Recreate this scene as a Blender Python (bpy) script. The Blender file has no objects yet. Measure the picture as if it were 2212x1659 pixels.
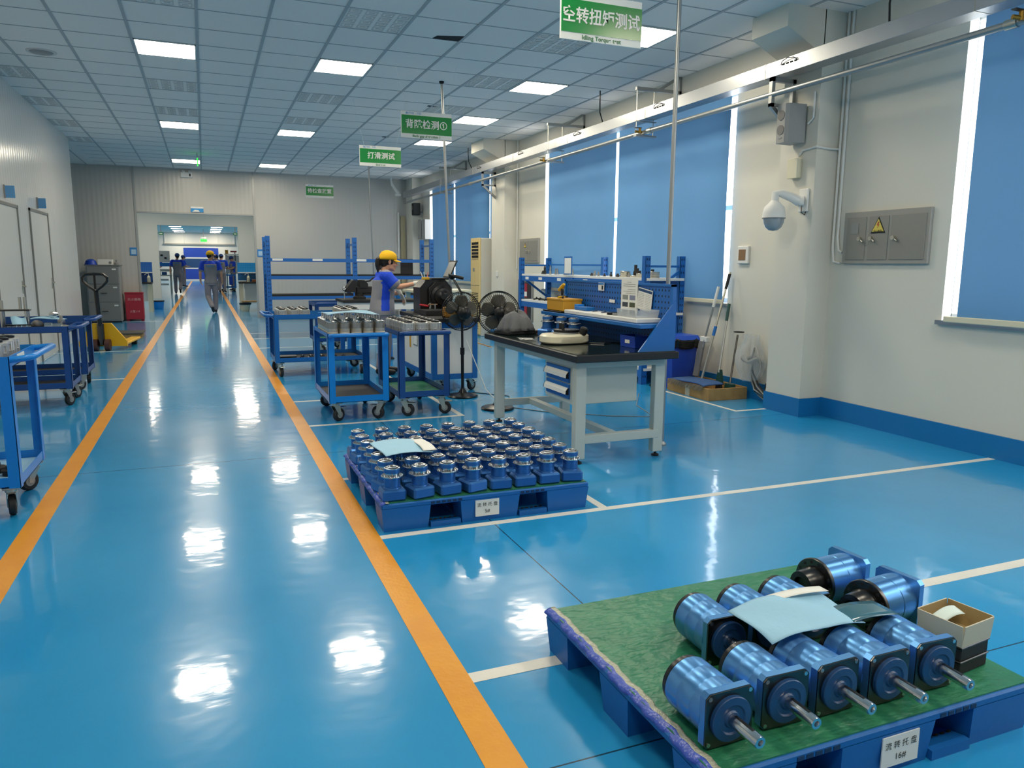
import bpy, bmesh, math, random
from mathutils import Vector, Matrix
random.seed(7)
S = bpy.context.scene
COL = S.collection
PI = math.pi

# ------------------------------------------------------------------ camera
CAM_H = 1.37
cam_d = bpy.data.cameras.new('camera'); cam = bpy.data.objects.new('camera', cam_d); COL.objects.link(cam)
cam_d.sensor_fit = 'HORIZONTAL'; cam_d.sensor_width = 36.0; cam_d.lens = 36.0 * 1617.615 / 2212.0
cam_d.clip_start = 0.05; cam_d.clip_end = 200
R = [[0.9265823, -0.3760081, 0.0079432], [0.0519414, 0.1488582, 0.9874935], [0.3724879, 0.9145814, -0.1574598]]
cam.matrix_world = Matrix(((R[0][0], R[1][0], -R[2][0], 0), (R[0][1], R[1][1], -R[2][1], 0),
                           (R[0][2], R[1][2], -R[2][2], CAM_H), (0, 0, 0, 1)))
S.camera = cam
# ------------------------------------------------------------------ sky outside the windows, exposure
W = bpy.data.worlds.new('overcast'); S.world = W; W.use_nodes = True
W.node_tree.nodes['Background'].inputs[0].default_value = (0.93, 0.97, 1.0, 1)
W.node_tree.nodes['Background'].inputs[1].default_value = 2.6
S.view_settings.view_transform = 'Standard'; S.view_settings.look = 'None'
S.view_settings.gamma = 1.0; S.view_settings.use_curve_mapping = False
S.view_settings.exposure = 1.5
LAMP = 13.0        # radiance of the ceiling panels

# ------------------------------------------------------------------ materials
def lin(c):
    if isinstance(c, str):
        c = [int(c[i:i + 2], 16) / 255 for i in (0, 2, 4)]
    return tuple(x / 12.92 if x <= 0.04045 else ((x + 0.055) / 1.055) ** 2.4 for x in c) + (1.0,)
MATS = {}
def mat(name, col='808080', rough=0.5, metal=0.0, spec=0.5, bump=None, noise=None, emit=None, estr=0.0, coat=0.0, trans=0.0, aniso=0):
    """plain or noisy procedural material; bump=(scale, strength, stretch), noise=(colour2, scale, amount)"""
    if name in MATS: return MATS[name]
    m = bpy.data.materials.new(name); m.use_nodes = True
    nt = m.node_tree; b = nt.nodes['Principled BSDF']
    b.inputs['Base Color'].default_value = lin(col); b.inputs['Roughness'].default_value = rough
    b.inputs['Metallic'].default_value = metal; b.inputs['Specular IOR Level'].default_value = spec
    if coat: b.inputs['Coat Weight'].default_value = coat; b.inputs['Coat Roughness'].default_value = 0.08
    if emit:
        b.inputs['Emission Color'].default_value = lin(emit); b.inputs['Emission Strength'].default_value = estr
    if bump or noise:
        tc = nt.nodes.new('ShaderNodeTexCoord')
    if noise:
        n = nt.nodes.new('ShaderNodeTexNoise'); n.inputs['Scale'].default_value = noise[1]; n.inputs['Detail'].default_value = 4
        r = nt.nodes.new('ShaderNodeValToRGB'); r.color_ramp.elements[0].position = 0.5 - noise[2] / 2; r.color_ramp.elements[1].position = 0.5 + noise[2] / 2
        r.color_ramp.elements[0].color = lin(col); r.color_ramp.elements[1].color = lin(noise[0])
        nt.links.new(tc.outputs['Object'], n.inputs['Vector']); nt.links.new(n.outputs['Fac'], r.inputs['Fac']); nt.links.new(r.outputs['Color'], b.inputs['Base Color'])
    if bump:
        n = nt.nodes.new('ShaderNodeTexNoise'); n.inputs['Scale'].default_value = bump[0]; n.inputs['Detail'].default_value = 3
        mp = nt.nodes.new('ShaderNodeMapping'); st = bump[2] if len(bump) > 2 else (1, 1, 1); mp.inputs['Scale'].default_value = st
        bp = nt.nodes.new('ShaderNodeBump'); bp.inputs['Strength'].default_value = bump[1]; bp.inputs['Distance'].default_value = 0.02
        nt.links.new(tc.outputs['Object'], mp.inputs['Vector']); nt.links.new(mp.outputs['Vector'], n.inputs['Vector'])
        nt.links.new(n.outputs['Fac'], bp.inputs['Height']); nt.links.new(bp.outputs['Normal'], b.inputs['Normal'])
    MATS[name] = m
    return m

def mat_floor():
    m = mat('blue_epoxy', '2787bd', rough=0.16, spec=0.3)
    nt = m.node_tree; b = nt.nodes['Principled BSDF']; L = nt.links.new
    tc = nt.nodes.new('ShaderNodeTexCoord'); sx = nt.nodes.new('ShaderNodeSeparateXYZ'); L(tc.outputs['Object'], sx.inputs[0])
    n = nt.nodes.new('ShaderNodeTexNoise'); n.inputs['Scale'].default_value = 0.7; n.inputs['Detail'].default_value = 5; L(tc.outputs['Object'], n.inputs['Vector'])
    r = nt.nodes.new('ShaderNodeValToRGB'); r.color_ramp.elements[0].position = 0.3; r.color_ramp.elements[1].position = 0.7
    r.color_ramp.elements[0].color = lin('1f8ec8'); r.color_ramp.elements[1].color = lin('2c9ad4')
    L(n.outputs['Fac'], r.inputs['Fac'])
    # thin dark expansion joints of the slab
    def line(axis, at, w, slope=0.0):
        o = sx.outputs[axis]
        a = nt.nodes.new('ShaderNodeMath'); a.operation = 'SUBTRACT'; L(o, a.inputs[0]); a.inputs[1].default_value = at
        if slope:
            s = nt.nodes.new('ShaderNodeMath'); s.operation = 'MULTIPLY_ADD'; L(sx.outputs[1 - axis], s.inputs[0]); s.inputs[1].default_value = -slope; L(a.outputs[0], s.inputs[2]); a = s
        c = nt.nodes.new('ShaderNodeMath'); c.operation = 'ABSOLUTE'; L(a.outputs[0], c.inputs[0])
        d = nt.nodes.new('ShaderNodeMath'); d.operation = 'LESS_THAN'; L(c.outputs[0], d.inputs[0]); d.inputs[1].default_value = w
        return d
    acc = None
    for ln in (line(1, 1.69, .003), line(1, 5.44, .0035), line(1, 9.2, .004), line(1, 13.0, .005), line(1, 17.0, .006), line(0, 1.365, .003), line(0, -2.3, .003)):
        if acc is None: acc = ln
        else:
            x = nt.nodes.new('ShaderNodeMath'); x.operation = 'MAXIMUM'; L(acc.outputs[0], x.inputs[0]); L(ln.outputs[0], x.inputs[1]); acc = x
    mx = nt.nodes.new('ShaderNodeMix'); mx.data_type = 'RGBA'; L(acc.outputs[0], mx.inputs[0]); L(r.outputs['Color'], mx.inputs[6]); mx.inputs[7].default_value = lin('15384a')
    L(mx.outputs[2], b.inputs['Base Color'])
    # waviness of the poured coat: broad swell + fine scratches
    w1 = nt.nodes.new('ShaderNodeTexNoise'); w1.inputs['Scale'].default_value = 5.0; w1.inputs['Detail'].default_value = 2; L(tc.outputs['Object'], w1.inputs['Vector'])
    mp = nt.nodes.new('ShaderNodeMapping'); mp.inputs['Scale'].default_value = (14, 34, 1); L(tc.outputs['Object'], mp.inputs['Vector'])
    w2 = nt.nodes.new('ShaderNodeTexNoise'); w2.inputs['Scale'].default_value = 1.0; w2.inputs['Detail'].default_value = 4; L(mp.outputs[0], w2.inputs['Vector'])
    ad = nt.nodes.new('ShaderNodeMath'); ad.operation = 'MULTIPLY_ADD'; L(w2.outputs['Fac'], ad.inputs[0]); ad.inputs[1].default_value = 0.09; L(w1.outputs['Fac'], ad.inputs[2])
    bp = nt.nodes.new('ShaderNodeBump'); bp.inputs['Strength'].default_value = 0.16; bp.inputs['Distance'].default_value = 0.012; L(ad.outputs[0], bp.inputs['Height'])
    L(bp.outputs['Normal'], b.inputs['Normal'])
    rr = nt.nodes.new('ShaderNodeMapRange'); rr.inputs[3].default_value = 0.17; rr.inputs[4].default_value = 0.27; b.inputs['Coat Weight'].default_value = 0.6; b.inputs['Coat Roughness'].default_value = 0.07; L(bp.outputs['Normal'], b.inputs['Coat Normal']); L(n.outputs['Fac'], rr.inputs[0]); L(rr.outputs[0], b.inputs['Roughness'])
    return m

def mat_ribbed(name, col, axis, pitch, rough=0.3, strength=0.35, metal=0.0):
    """painted steel sandwich panel with shallow vertical ribs"""
    m = mat(name, col, rough=rough, metal=metal)
    nt = m.node_tree; b = nt.nodes['Principled BSDF']; L = nt.links.new
    tc = nt.nodes.new('ShaderNodeTexCoord'); sx = nt.nodes.new('ShaderNodeSeparateXYZ'); L(tc.outputs['Object'], sx.inputs[0])
    a = nt.nodes.new('ShaderNodeMath'); a.operation = 'MULTIPLY'; L(sx.outputs[axis], a.inputs[0]); a.inputs[1].default_value = 2 * PI / pitch
    s = nt.nodes.new('ShaderNodeMath'); s.operation = 'SINE'; L(a.outputs[0], s.inputs[0])
    n = nt.nodes.new('ShaderNodeTexNoise'); n.inputs['Scale'].default_value = 1.0
    mp = nt.nodes.new('ShaderNodeMapping'); mp.inputs['Scale'].default_value = (3, 3, .12); L(tc.outputs['Object'], mp.inputs['Vector']); L(mp.outputs[0], n.inputs['Vector'])
    ad = nt.nodes.new('ShaderNodeMath'); ad.operation = 'MULTIPLY_ADD'; L(n.outputs['Fac'], ad.inputs[0]); ad.inputs[1].default_value = 6.0; L(s.outputs[0], ad.inputs[2])
    bp = nt.nodes.new('ShaderNodeBump'); bp.inputs['Strength'].default_value = strength; bp.inputs['Distance'].default_value = 0.004; L(ad.outputs[0], bp.inputs['Height'])
    L(bp.outputs['Normal'], b.inputs['Normal'])
    return m

def mat_blind():
    m = bpy.data.materials.new('blind_fabric'); m.use_nodes = True; MATS['blind_fabric'] = m
    nt = m.node_tree; b = nt.nodes['Principled BSDF']; b.inputs['Base Color'].default_value = lin('4c7eac'); b.inputs['Roughness'].default_value = 0.7
    t = nt.nodes.new('ShaderNodeBsdfTranslucent'); t.inputs[0].default_value = lin('74a6cf')
    mx = nt.nodes.new('ShaderNodeMixShader'); mx.inputs[0].default_value = 0.05
    nt.links.new(b.outputs[0], mx.inputs[1]); nt.links.new(t.outputs[0], mx.inputs[2]); nt.links.new(mx.outputs[0], nt.nodes['Material Output'].inputs[0])
    return m

def mat_clear(name, col, alpha=0.25, rough=0.05):
    m = bpy.data.materials.new(name); m.use_nodes = True; MATS[name] = m
    nt = m.node_tree; b = nt.nodes['Principled BSDF']; b.inputs['Base Color'].default_value = lin(col); b.inputs['Roughness'].default_value = rough
    t = nt.nodes.new('ShaderNodeBsdfTransparent')
    mx = nt.nodes.new('ShaderNodeMixShader'); mx.inputs[0].default_value = alpha
    nt.links.new(t.outputs[0], mx.inputs[1]); nt.links.new(b.outputs[0], mx.inputs[2]); nt.links.new(mx.outputs[0], nt.nodes['Material Output'].inputs[0])
    return m

def mat_perf(name, col, hole, a1, a2, pitch, r=0.2, rough=0.35):
    """sheet steel with a grid of small square perforations (pegboard)"""
    m = mat(name, col, rough=rough); nt = m.node_tree; b = nt.nodes['Principled BSDF']; L = nt.links.new
    tc = nt.nodes.new('ShaderNodeTexCoord'); sx = nt.nodes.new('ShaderNodeSeparateXYZ'); L(tc.outputs['Object'], sx.inputs[0])
    out = []
    for a in (a1, a2):
        d = nt.nodes.new('ShaderNodeMath'); d.operation = 'DIVIDE'; L(sx.outputs[a], d.inputs[0]); d.inputs[1].default_value = pitch
        f = nt.nodes.new('ShaderNodeMath'); f.operation = 'FRACT'; L(d.outputs[0], f.inputs[0])
        s = nt.nodes.new('ShaderNodeMath'); s.operation = 'SUBTRACT'; L(f.outputs[0], s.inputs[0]); s.inputs[1].default_value = 0.5
        c = nt.nodes.new('ShaderNodeMath'); c.operation = 'ABSOLUTE'; L(s.outputs[0], c.inputs[0])
        out.append(c)
    x = nt.nodes.new('ShaderNodeMath'); x.operation = 'MAXIMUM'; L(out[0].outputs[0], x.inputs[0]); L(out[1].outputs[0], x.inputs[1])
    g = nt.nodes.new('ShaderNodeMath'); g.operation = 'LESS_THAN'; L(x.outputs[0], g.inputs[0]); g.inputs[1].default_value = r
    mx = nt.nodes.new('ShaderNodeMix'); mx.data_type = 'RGBA'; L(g.outputs[0], mx.inputs[0]); mx.inputs[6].default_value = lin(col); mx.inputs[7].default_value = lin(hole)
    L(mx.outputs[2], b.inputs['Base Color'])
    return m

M_FLOOR = mat_floor()
M_WALL = mat('white_plaster', 'dddacd', rough=0.75, bump=(3, .08), noise=('d4d0c4', 0.9, .5))
M_CEIL = mat('ceiling_tile', 'eae6e0', rough=0.9)
M_GRID = mat('grid_bar', 'a9aeb0', rough=0.6)
M_PAT = mat('patterned_tile', 'cfcdc9', rough=0.9)
M_DARK = mat('dark_gap', '15181b', rough=0.9)
M_LEFT = mat_ribbed('white_panel', 'd2d2ce', 1, 0.125, rough=0.2, strength=0.09)
M_BACK = mat_ribbed('grey_panel', 'bcbab4', 0, 0.10, rough=0.32, strength=0.16)
M_WHITE = mat('white_paint', 'e2e1dc', rough=0.5)
M_BASEB = mat('baseboard_blue', '1672b2', rough=0.3, bump=(8, .05))
M_YEL = mat('aisle_paint', 'eca01e', rough=0.3, bump=(40, .05), noise=('e0921a', 5, .5))
M_LINE = mat('line_paint', 'e6e3da', rough=0.35, bump=(40, .05), noise=('d8d6cd', 6, .5))
M_BLIND = mat_blind()
M_ALU = mat('aluminium', 'b4b7ba', rough=0.4, metal=1.0, bump=(12, .03))
M_STEEL = mat('machined_steel', 'c9c9c9', rough=0.2, metal=1.0)
M_BRIGHT = mat('bright_alloy', 'd9d9d6', rough=0.36, metal=0.75)
M_DSTEEL = mat('dark_steel', '5d5a57', rough=0.28, metal=1.0)
M_ZINC = mat('zinc', 'c3c0b4', rough=0.35, metal=1.0)
M_GALV = mat('galvanised_pipe', 'a9abaa', rough=0.42, metal=0.9)
M_BLUE = mat('cart_blue', '1668b4', rough=0.32, bump=(60, .03))
M_DBLUE = mat('cart_navy', '1d4a8c', rough=0.35, bump=(60, .03))
M_BBLUE = mat('cart_bright_blue', '1580d6', rough=0.28)
M_RACK = mat('rack_blue', '1a63b0', rough=0.38)
M_GEAR = mat('anodised_blue', '3a72b4', rough=0.34, metal=0.6)
M_GEARL = mat('satin_blue', '68a2dc', rough=0.36, metal=0.85)
def _turned(m):
    # lathe-turned finish: highlights stretch along the axis
    nt = m.node_tree; b = nt.nodes['Principled BSDF']; b.inputs['Anisotropic'].default_value = 0.85; b.inputs['Anisotropic Rotation'].default_value = 0.25
    tg = nt.nodes.new('ShaderNodeTangent'); tg.direction_type = 'RADIAL'; tg.axis = 'Y'; nt.links.new(tg.outputs[0], b.inputs['Tangent'])
_turned(M_GEARL)
M_NAVY = mat('navy_enamel', '1f4676', rough=0.35)
M_PALLET = mat('pallet_plastic', '1465b0', rough=0.45, bump=(30, .05))
M_GREEN = mat('green_mat', '33825f', rough=0.36, bump=(13, .6, (1, 1.6, 1)), noise=('2a7352', 6, .5))
M_RUBBER = mat('black_rubber', '1b1b1c', rough=0.6)
M_BLACK = mat('black_plastic', '121214', rough=0.28)
M_MATTE = mat('matte_black', '1c1d1f', rough=0.7)
M_DESK = mat('desk_grey', 'c2c8c0', rough=0.45)
M_TOP = mat('green_black_top', '10201f', rough=0.12)
M_EDGE = mat('black_edge', '17181a', rough=0.4)
M_PEG = mat_perf('pegboard', '1d63b0', '0a1c33', 1, 2, 0.042, r=0.17)
M_PEGX = mat_perf('pegboard_end', '1e5fb4', '0b2040', 0, 2, 0.045, r=0.17)
M_SHEET = mat('paper_blue', '9cc9e2', rough=0.6, bump=(14, .25))
M_PAPER = mat('paper_white', 'e9e8e2', rough=0.7)
M_INK = mat('ink', '1d2422', rough=0.8)
M_SIGNG = mat('sign_green', '128a3c', rough=0.2)
M_SIGNW = mat('sign_white', 'e4e5e0', rough=0.3)
M_LOGO = mat('logo_blue', '3f86c8', rough=0.4)
M_GTXT = mat('green_text', '3a7d4c', rough=0.4)
M_GLOW = mat('lamp_diffuser', 'ffffff', rough=0.5, emit='fff2d8', estr=LAMP)
M_BEIGE = mat('cream_plastic', 'dcd6bc', rough=0.35)
M_ACF = mat('aged_cream', 'dcc285', rough=0.45)
M_ORANGE = mat('ochre_plastic', 'd29a2b', rough=0.45)
M_YTOOL = mat('tool_yellow', 'e0b420', rough=0.4)
M_YJACK = mat('jack_yellow', 'e8b010', rough=0.4)
M_WOOD = mat('raw_wood', 'b8935c', rough=0.7, noise=('9c7846', 14, .6))
M_CARD = mat('card', 'c9c2ae', rough=0.8)
M_CARDB = mat('kraft', 'a58f63', rough=0.85)
M_GREYCLOTH = mat('grey_cloth', '6f7073', rough=0.9, bump=(18, .5))
M_CAB = mat('cabinet_grey', '8b8c8a', rough=0.45)
M_RED = mat('red_box', 'a01e32', rough=0.4)
M_BINB = mat('bin_blue', '1d45b0', rough=0.4)
M_BAG = mat('bin_bag', '111214', rough=0.25, bump=(25, .6))
M_GLASS = mat_clear('window_glass', 'ffffff', 0.06)
M_FILM = mat_clear('plastic_film', 'd8dad8', 0.3, 0.15)
M_CLEARBOX = mat_clear('clear_plastic', 'd5dade', 0.35, 0.08)
M_SKIN = mat('skin', 'd9a184', rough=0.55)
M_HAIR = mat('hair', '14110f', rough=0.45)
M_CAPY = mat('cap_yellow', 'f2b90a', rough=0.7)
M_CAPB = mat('cap_blue', '214a8c', rough=0.7)
M_SHB = mat('shirt_blue', '1149d8', rough=0.75)
M_SHG = mat('shirt_grey', '8f8d93', rough=0.8)
M_TRO = mat('trouser_grey', '8b8790', rough=0.8)
M_SHOE = mat('shoe_black', '18181a', rough=0.5)
M_GLOVE = mat('glove_white', 'd9d5ca', rough=0.85)
M_LIP = mat('lip', 'b3665c', rough=0.5)
M_TAPE = mat('tape_violet', '3a55b8', rough=0.3, bump=(30, .4))
M_EXIT = mat('exit_green', '1f8f3a', rough=0.4, emit='35d83a', estr=0.8)

# ------------------------------------------------------------------ mesh builder
def frame_of(d):
    d = Vector(d).normalized(); up = Vector((0, 0, 1)) if abs(d.z) < 0.95 else Vector((1, 0, 0))
    a = d.cross(up).normalized(); b = d.cross(a).normalized()
    return a, b
class MB:
    def __init__(s): s.v = []; s.f = []; s.m = []; s.cur = 0
    def add(s, vs, fs):
        o = len(s.v); s.v += [tuple(v) for v in vs]; s.f += [tuple(i + o for i in f) for f in fs]; s.m += [s.cur] * len(fs); return s
    def box(s, c, d, ch=0.0, rz=0.0, rm=None):
        """box by centre and size; ch chamfers every edge"""
        hx, hy, hz = d[0] / 2, d[1] / 2, d[2] / 2
        c = Vector(c); r = rm if rm is not None else Matrix.Rotation(rz, 3, 'Z')
        if ch <= 0:
            vs = [(x, y, z) for z in (-hz, hz) for y in (-hy, hy) for x in (-hx, hx)]
            fs = [(0, 2, 3, 1), (4, 5, 7, 6), (0, 1, 5, 4), (2, 6, 7, 3), (0, 4, 6, 2), (1, 3, 7, 5)]
        else:
            ch = min(ch, hx * .9, hy * .9, hz * .9); vs = []; ix = {}
            for sx in (-1, 1):
                for sy in (-1, 1):
                    for sz in (-1, 1):
                        for ax in range(3):
                            p = [sx * (hx - ch), sy * (hy - ch), sz * (hz - ch)]; p[ax] = (sx * hx, sy * hy, sz * hz)[ax]
                            ix[(sx, sy, sz, ax)] = len(vs); vs.append(p)
            I = lambda a, b, c_, ax: ix[(a, b, c_, ax)]
            fs = []
            for q in (-1, 1):
                fs.append([I(q, -1, -1, 0), I(q, 1, -1, 0), I(q, 1, 1, 0), I(q, -1, 1, 0)][::q])
                fs.append([I(-1, q, -1, 1), I(-1, q, 1, 1), I(1, q, 1, 1), I(1, q, -1, 1)][::q])
                fs.append([I(-1, -1, q, 2), I(1, -1, q, 2), I(1, 1, q, 2), I(-1, 1, q, 2)][::q])
            for a in (-1, 1):
                for b in (-1, 1):
                    k = a * b
                    fs.append([I(a, b, -1, 0), I(a, b, -1, 1), I(a, b, 1, 1), I(a, b, 1, 0)][::k])
                    fs.append([I(-1, a, b, 1), I(-1, a, b, 2), I(1, a, b, 2), I(1, a, b, 1)][::k])
                    fs.append([I(a, -1, b, 2), I(a, -1, b, 0), I(a, 1, b, 0), I(a, 1, b, 2)][::k])
            for a in (-1, 1):
                for b in (-1, 1):
                    for c_ in (-1, 1):
                        fs.append([I(a, b, c_, 0), I(a, b, c_, 1), I(a, b, c_, 2)][::a * b * c_])
        return s.add([c + r @ Vector(v) for v in vs], fs)
    def bar(s, lo, hi, ch=0.0):
        lo, hi = Vector(lo), Vector(hi); return s.box((lo + hi) / 2, [abs(x) for x in (hi - lo)], ch)
    def cyl(s, p0, p1, r0, r1=None, n=16, cap=True):
        r1 = r0 if r1 is None else r1; p0, p1 = Vector(p0), Vector(p1); a, b = frame_of(p1 - p0)
        vs = []
        for p, r in ((p0, r0), (p1, r1)):
            vs += [p + r * (math.cos(2 * PI * i / n) * a + math.sin(2 * PI * i / n) * b) for i in range(n)]
        fs = [(i, i + n, (i + 1) % n + n, (i + 1) % n) for i in range(n)]
        if cap: fs += [tuple(range(n)), tuple(reversed(range(n, 2 * n)))]
        return s.add(vs, fs)
    def lathe(s, prof, c=(0, 0, 0), axis=(0, 0, 1), n=24):
        """prof: (radius, height) pairs along axis; ends capped"""
        c = Vector(c); ax = Vector(axis).normalized(); a, b = frame_of(ax); vs = []; k = len(prof)
        for r, h in prof:
            vs += [c + ax * h + max(r, 1e-5) * (math.cos(2 * PI * i / n) * a + math.sin(2 * PI * i / n) * b) for i in range(n)]
        fs = []
        for j in range(k - 1):
            fs += [(j * n + i, (j + 1) * n + i, (j + 1) * n + (i + 1) % n, j * n + (i + 1) % n) for i in range(n)]
        fs += [tuple(range(n)), tuple(reversed(range((k - 1) * n, k * n)))]
        return s.add(vs, fs)
    def tube(s, pts, r, n=8, closed=False):
        pts = [Vector(p) for p in pts]; k = len(pts); rs = r if isinstance(r, (list, tuple)) else [r] * k
        vs = []; a = None
        for j, p in enumerate(pts):
            if closed: t = (pts[(j + 1) % k] - pts[j - 1]).normalized()
            else: t = (pts[min(j + 1, k - 1)] - pts[max(j - 1, 0)]).normalized()
            if a is None: a, _ = frame_of(t)
            a = (a - t * a.dot(t)); a = a.normalized() if a.length > 1e-6 else frame_of(t)[0]
            b = t.cross(a)
            vs += [p + rs[j] * (math.cos(2 * PI * i / n) * a + math.sin(2 * PI * i / n) * b) for i in range(n)]
        fs = []
        for j in range(k if closed else k - 1):
            j2 = (j + 1) % k
            fs += [(j * n + i, j * n + (i + 1) % n, j2 * n + (i + 1) % n, j2 * n + i) for i in range(n)]
        if not closed: fs += [tuple(reversed(range(n))), tuple(range((k - 1) * n, k * n))]
        return s.add(vs, fs)
    def prism(s, poly, o, u, v, w, t):
        """2-D polygon in axes u,v from origin o, extruded along w by t"""
        o, u, v, w = Vector(o), Vector(u), Vector(v), Vector(w); n = len(poly)
        A = [o + u * x + v * y for x, y in poly]; B = [p + w * t for p in A]
        fs = [tuple(range(n)), tuple(reversed(range(n, 2 * n)))] + [(i, i + n, (i + 1) % n + n, (i + 1) % n) for i in range(n)]
        return s.add(A + B, fs)
    def ell(s, c, r, n=16, k=10, rm=None):
        c = Vector(c); rm = rm or Matrix.Identity(3); vs = []; fs = []
        for j in range(1, k):
            t = PI * j / k
            vs += [c + rm @ Vector((r[0] * math.sin(t) * math.cos(2 * PI * i / n), r[1] * math.sin(t) * math.sin(2 * PI * i / n), r[2] * math.cos(t))) for i in range(n)]
        T = len(vs); vs += [c + rm @ Vector((0, 0, r[2])), c + rm @ Vector((0, 0, -r[2]))]
        for j in range(k - 2):
            fs += [(j * n + i, (j + 1) * n + i, (j + 1) * n + (i + 1) % n, j * n + (i + 1) % n) for i in range(n)]
        fs += [(T, i, (i + 1) % n) for i in range(n)] + [(T + 1, (k - 2) * n + (i + 1) % n, (k - 2) * n + i) for i in range(n)]
        return s.add(vs, fs)
    def grid(s, fn, nu, nv):
        """open surface fn(u,v), u,v in 0..1"""
        vs = [fn(i / nu, j / nv) for j in range(nv + 1) for i in range(nu + 1)]
        return s.add(vs, [(j * (nu + 1) + i, j * (nu + 1) + i + 1, (j + 1) * (nu + 1) + i + 1, (j + 1) * (nu + 1) + i) for j in range(nv) for i in range(nu)])
    def build(s, name, mats, parent=None, smooth=35, fix=True):
        me = bpy.data.meshes.new(name); me.from_pydata(s.v, [], s.f); me.update()
        if fix:
            bm = bmesh.new(); bm.from_mesh(me); bmesh.ops.recalc_face_normals(bm, faces=bm.faces); bm.to_mesh(me); bm.free()
        for m in (mats if isinstance(mats, (list, tuple)) else [mats]): me.materials.append(m)
        if isinstance(mats, (list, tuple)): me.polygons.foreach_set('material_index', s.m)
        if smooth:
            me.polygons.foreach_set('use_smooth', [True] * len(me.polygons)); me.set_sharp_from_angle(angle=math.radians(smooth))
        o = bpy.data.objects.new(name, me); COL.objects.link(o)
        if parent: o.parent = parent
        return o

def tag(o, label, cat, group=None, kind=None):
    o['label'] = label; o['category'] = cat
    if group: o['group'] = group
    if kind: o['kind'] = kind
    return o
def thing(name, label, cat, loc=(0, 0, 0), rz=0.0, group=None):
    o = bpy.data.objects.new(name, None); COL.objects.link(o); o.location = loc; o.rotation_euler = (0, 0, rz); o.empty_display_size = 0.1
    return tag(o, label, cat, group)
def struct(o): o['kind'] = 'structure'; return o
def solid(o, t=0.003, off=0.0):
    m = o.modifiers.new('thickness', 'SOLIDIFY'); m.thickness = t; m.offset = off; return o
def dup(root, loc, rz, label, group=None):
    r = root.copy(); COL.objects.link(r); r.location = loc; r.rotation_euler = (0, 0, rz); r['label'] = label
    if group: r['group'] = group
    for ch in list(root.children):
        c = ch.copy(); COL.objects.link(c); c.parent = r
        for g in ch.children:
            d = g.copy(); COL.objects.link(d); d.parent = c
    return r
ORD = ['first', 'second', 'third', 'fourth', 'fifth', 'sixth', 'seventh', 'eighth', 'ninth', 'tenth']
def text(name, body, size, m, parent, o, u, v, align='CENTER', bold=0.0, sx=1.0, space=1.0):
    """flat lettering lying in the plane of u (reading direction) and v (up)"""
    c = bpy.data.curves.new(name, 'FONT'); c.body = body; c.size = size; c.align_x = align; c.align_y = 'CENTER'; c.offset = bold; c.space_character = space
    t = bpy.data.objects.new(name + '_tmp', c); COL.objects.link(t)
    me = bpy.data.meshes.new_from_object(t.evaluated_get(bpy.context.evaluated_depsgraph_get()))
    bpy.data.objects.remove(t); bpy.data.curves.remove(c)
    u, v, o = Vector(u).normalized(), Vector(v).normalized(), Vector(o); n = u.cross(v)
    for p in me.vertices: p.co = o + u * (p.co.x * sx) + v * p.co.y + n * 0.0012
    me.materials.clear(); me.materials.append(m); me.name = name
    ob = bpy.data.objects.new(name, me); COL.objects.link(ob)
    if parent: ob.parent = parent
    return ob
X, Y, Z = (1, 0, 0), (0, 1, 0), (0, 0, 1)
# ------------------------------------------------------------------ shell of the hall
XW, XL, YB, HC = 5.27, -2.14, 19.85, 3.54
YF, YE = -7.0, 61.6
struct(MB().bar((-6.2, YF, -.1), (5.5, YE + .2, 0)).build('floor', M_FLOOR, smooth=0))
FL = bpy.data.objects['floor']
struct(MB().bar((-6.2, YF, HC), (5.5, YE + .2, HC + .1)).build('ceiling', M_CEIL, smooth=0))
CE = bpy.data.objects['ceiling']
g = MB()
for k in range(-4, 9): g.bar((.05 + .6 * k - .014, YF, HC - .006), (.05 + .6 * k + .014, YB, HC + .002))
y = 8.63 - 26 * .585
while y < YB: g.bar((XL, y - .006, HC - .004), (XW, y + .006, HC + .002)); y += .585
for k in (-10, -9, -8, -7, -6, -5): g.bar((.05 + .6 * k - .014, 15.9, HC - .006), (.05 + .6 * k + .014, YB, HC + .002))
g.build('ceiling_grid', M_GRID, CE, smooth=0)
# tiles with a stamped pattern of little frames
for i, j in ((-1, 3), (-1, 6), (-4, 3), (-4, 6), (-4, 9), (-4, 12), (2, -3), (5, -3), (2, 3), (5, 0), (2, 6), (5, 3), (-1, -3)):
    cx, cy = .05 + .6 * i + .3, 8.63 + .585 * j + .2925
    t = MB()
    for a in range(4):
        for b in range(4):
            px, py = cx - .216 + a * .144, cy - .21 + b * .14
            for dx, dy, sx, sy in ((0, -.048, .108, .011), (0, .048, .108, .011), (-.048, 0, .011, .085), (.048, 0, .011, .085), (0, 0, .05, .03)):
                t.bar((px + dx - sx / 2, py + dy - sy / 2, HC - .005), (px + dx + sx / 2, py + dy + sy / 2, HC + .001))
    t.build('patterned_tile', M_PAT, CE, smooth=0)
MB().prism([(2.19, 7.36), (2.45, 7.27), (2.43, 7.45), (2.17, 7.46)], (0, 0, HC - .004), X, Y, Z, .006).build('missing_corner', M_DARK, CE, smooth=0)
MB().bar((2.99, 10.5, HC - .004), (3.11, 10.57, HC + .002)).build('missing_corner', M_DARK, CE, smooth=0)
MB().bar((2.97, 13.3, HC - .004), (3.08, 13.38, HC + .002)).build('missing_corner', M_DARK, CE, smooth=0)

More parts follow.
